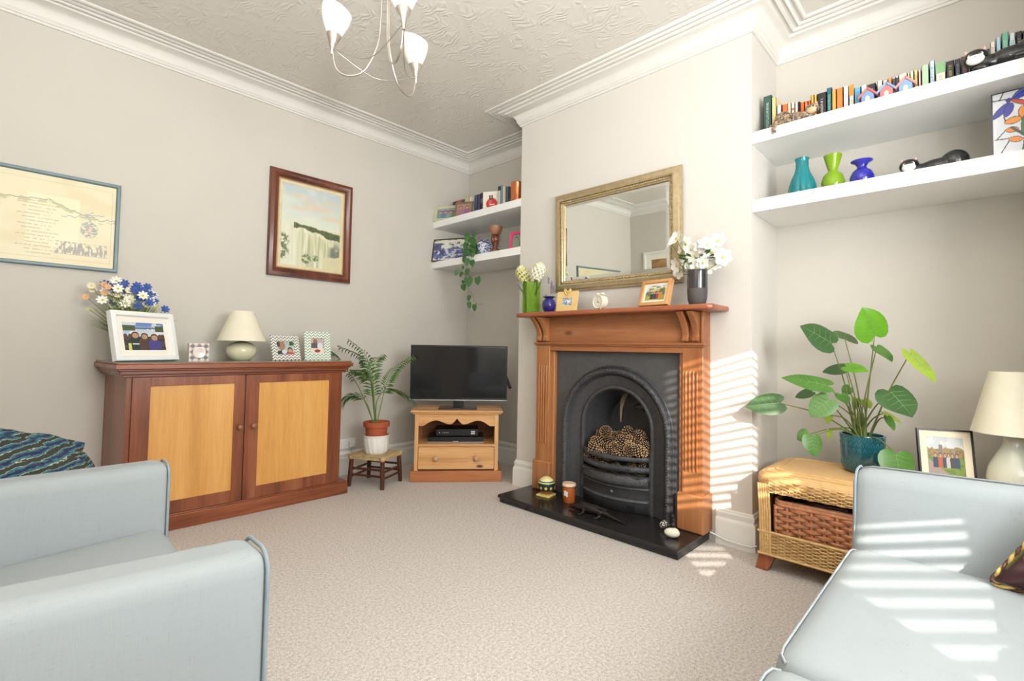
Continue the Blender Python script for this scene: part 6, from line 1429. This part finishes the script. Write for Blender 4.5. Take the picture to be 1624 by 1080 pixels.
for k, (nm, c_) in enumerate((('gold_cord', (206, 172, 96)), ('brown_cord', (84, 54, 40)))):
    pts = []
    for i, p in enumerate(seg):
        a = i*.75+PI*k; n_ = Vector((0, p.y+.60*p.z, p.z-CW)).normalized(); pts.append(p+n_*.0045*math.cos(a)+Vector((.0045*math.sin(a), 0, 0)))
    G().tube(pts, .0052, 6, True).obj(nm, mat(nm, c_, .6), t, smooth=70)

# armchair in the left foreground, facing +x
t = thing('armchair', 'duck-egg blue linen armchair in the left foreground, seen from its side', 'armchair', (0, 0, 0))
AN = .68
def armz(q): return (q.x, q.y, q.z-(q.x-.1)*.03*(1 if q.z > .5 else 0))
AX0, AX1 = -.50, .40
soft(AX0, AX1, 1.055, 1.205, .07, AN+.010, .042, 'arm', SOFA, t, lambda q: (q.x+(.0 if q.z > .5 else 0), q.y-.00, q.z-(q.x-.1)*.05*(1 if q.z > .5 else 0)))
soft(AX0, AX1+.015, 2.005, 2.155, .07, AN+.005, .042, 'arm', SOFA, t, lambda q: (q.x, q.y, q.z-(q.x-.1)*.0*(1 if q.z > .5 else 0)))
soft(AX0, AX1-.005, 1.20, 2.01, .30, .485, .045, 'seat_cushion', SOFA, t, lambda q: (q.x, q.y, q.z-(.39-q.x)*.06*(1 if q.z > .35 else 0)), puff=.03)
soft(AX0, AX1-.03, 1.19, 2.02, .07, .31, .02, 'base', SOFA, t)
soft(AX0-.15, AX0+.05, 1.07, 2.14, .07, .86, .05, 'back', SOFA, t)
soft(AX0, AX0+.17, 1.21, 2.0, .42, .86, .06, 'back_cushion', SOFA, t)
yl = lambda y0, y1, z1, x: [(x, y, z) for y, z in [(p[0], p[2]) for p in armloop(y0, y1, .09, z1, .042, 0)]]
G().tube(yl(1.060, 1.200, AN-.005, AX1-.010), .0045, 7).obj('piping', PIPE, t, smooth=70)
G().tube(yl(2.010, 2.150, AN+.000, AX1+.005), .0045, 7).obj('piping', PIPE, t, smooth=70)
for x in (AX0+.05, AX1-.07):
    for y in (1.11, 2.09): G().lathe([(.018, 0), (.025, .08)], (x, y, 0), 14).obj('foot', LEGW, t)

# wooden chest with a folded knitted throw, beyond the armchair
t = thing('wooden_chest', 'low brown wooden chest under the knitted throw, left of the cabinet', 'chest', (-.10, 2.98, 0))
G().box(-.45, .38, -.25, .25, .04, .47).obj('body', PINED, t, bevel=.01); G().box(-.47, .40, -.27, .27, .47, .505).obj('lid', PINED, t, bevel=.012, seg=3)
for x in (-.42, .35):
    for y in (-.22, .22): G().lathe([(.03, 0), (.034, .04)], (x, y, 0), 12).obj('foot', PINED, t)
def throwmat(m, nt, b):
    v = coords(nt, (1, 1, 1), (0, .25, .35)); wv = nt.nodes.new('ShaderNodeTexWave'); wv.bands_direction = 'Z'; wv.inputs['Scale'].default_value = 7.5; wv.inputs['Distortion'].default_value = 2.2; wv.inputs['Detail'].default_value = 2; wv.inputs['Detail Scale'].default_value = 3
    nt.links.new(v, wv.inputs['Vector']); f = noise(nt, coords(nt, (1, 1, 2)), 75, 2, .8)
    s = nt.nodes.new('ShaderNodeMath'); s.operation = 'MULTIPLY_ADD'; s.inputs[1].default_value = .55; nt.links.new(f, s.inputs[0]); nt.links.new(wv.outputs['Fac'], s.inputs[2])
    c = ramp(nt, s.outputs[0], [(.22, L4((40, 46, 84))), (.40, L4((66, 70, 96))), (.52, L4((52, 140, 160))), (.68, L4((36, 110, 136))), (.80, L4((96, 98, 52))), (.92, L4((196, 204, 186))), (1.0, L4((60, 66, 60)))])
    nt.links.new(c, b.inputs['Base Color']); b.inputs['Roughness'].default_value = 1; bump(nt, b, f, 1.0, .012)
THROW = patterned('knitted_throw', throwmat)
t = thing('throw', 'chunky knitted throw in blue, teal and olive heaped behind the armchair', 'throw', (-.10, 2.95, .5065))
g = G(); nu, nv = 90, 60
def th(u, v):
    x = -.42+.83*u; y = -.27+.52*v
    ex = max(0, 1-abs(2*u-1)**3.5); ey = max(0, 1-abs(2*v-1)**3)
    # soft diagonal folds lying over one another
    f = math.sin(15*v-4.5*u+1.2*math.sin(5*u)); z = .20*(ex**.75)*(ey**.5)*(1-.10*u)+(.022*f+.010*math.sin(31*v+9*u))*(ex*ey)**.5
    # knitted rows
    z += .0025*math.sin(150*v+3*math.sin(40*u))*ex*ey
    return (x, y, max(.002, z))
g.grid(th, nu, nv); g.obj('knit', THROW, t, smooth=80)
for k, (y0, hh) in enumerate(((-.23, .06), (-.16, .125), (-.06, .17))):
    pts = [(-.38+.74*i/10, y0+.05*i/10+.012*math.sin(i*.9+k), hh*(.55+.5*math.sin(PI*(.08+.84*i/10)))) for i in range(11)]
    G().tube(bez(pts, 3), [.040*(.35+.75*math.sin(PI*(.06+.88*i/30))) for i in range(31)], 12).obj('fold', THROW, t, smooth=80)

# ------------------------------------------------------------------ chandelier
CC = (1.156, 1.962); CZ = 2.455
t = thing('ceiling_light', 'brushed nickel three-arm ceiling light with tilted white glass shades', 'ceiling light', (CC[0], CC[1], ZC))
G().lathe([(.058, 0), (.058, -.012), (.03, -.03), (.012, -.034), (.0, -.034)], seg=28).obj('ceiling_rose', STEEL, t, smooth=50)
G().tube([(0, 0, -.03), (0, 0, -.30)], .007, 10).obj('stem', STEEL, t)
G().lathe([(.008, -.30), (.020, -.31), (.026, -.33), (.022, -.352), (.010, -.362), (0, -.364)], seg=22).obj('hub', STEEL, t, smooth=60)
R3 = .237; dirs = [(-.174, .155), (-.053, -.233), (.227, .078)]
base_z = CZ-ZC
cups = []
for i, (dx, dy) in enumerate(dirs):
    d = Vector((dx, dy, 0)).normalized(); e = d*R3
    pts = [d*.018+Vector((0, 0, -.34)), d*.022+Vector((0, 0, -.46)), d*.032+Vector((0, 0, -.58)), d*.085+Vector((0, 0, -.70)), d*.155+Vector((0, 0, -.735)), d*.215+Vector((0, 0, -.705)), e+Vector((0, 0, base_z+.0))]
    G().tube(bez(pts, 7), .0046, 8).obj('arm', STEEL, t, smooth=70)
    tl = (-d*.10+Vector((0, 0, 1))).normalized(); q = Vector((0, 0, 1)).rotation_difference(tl).to_matrix(); o = e+Vector((0, 0, base_z))
    def put3(g): g.v = [tuple(q @ Vector(v)+o) for v in g.v]; return g
    put3(G().lathe([(.006, -.03), (.010, 0), (.014, .004), (.013, .012), (.022, .034), (.033, .062), (.032, .064), (.024, .058)], seg=26)).obj('shade_cup', STEEL, t, smooth=60)
    # tulip shade cut off at a slant
    seg, rows = 40, 16; vs = []
    for k in range(rows+1):
        for s_ in range(seg):
            a = 2*PI*s_/seg; topz = .184-.022*math.cos(a+.80); z = .056+(topz-.056)*k/rows; qz = (z-.056)/.155
            r = .029+.038*math.sin(min(1, qz*1.05)*PI*.62)-.005*max(0, qz-.7); vs.append((r*math.cos(a), r*math.sin(a), z))
    fs = [(k*seg+s_, k*seg+(s_+1) % seg, (k+1)*seg+(s_+1) % seg, (k+1)*seg+s_) for k in range(rows) for s_ in range(seg)]+[tuple(range(seg-1, -1, -1))]
    g = G().add(vs, fs); put3(g); sh = g.obj('glass_shade', OPAL, t, smooth=80); m_ = sh.modifiers.new('thick', 'SOLIDIFY'); m_.thickness = .003
    cups.append(o)
for i in range(3):
    a, b = cups[i], cups[(i+1) % 3]; pts = []
    for k in range(9):
        f = k/8; p = a.lerp(b, f); c = Vector((0, 0, p.z)); p = p+(c-p)*(.18*math.sin(PI*f)); p.z -= .085*math.sin(PI*f); pts.append(p)
    G().tube(bez(pts, 3), .0022, 6).obj('brace_wire', STEEL, t, smooth=70)
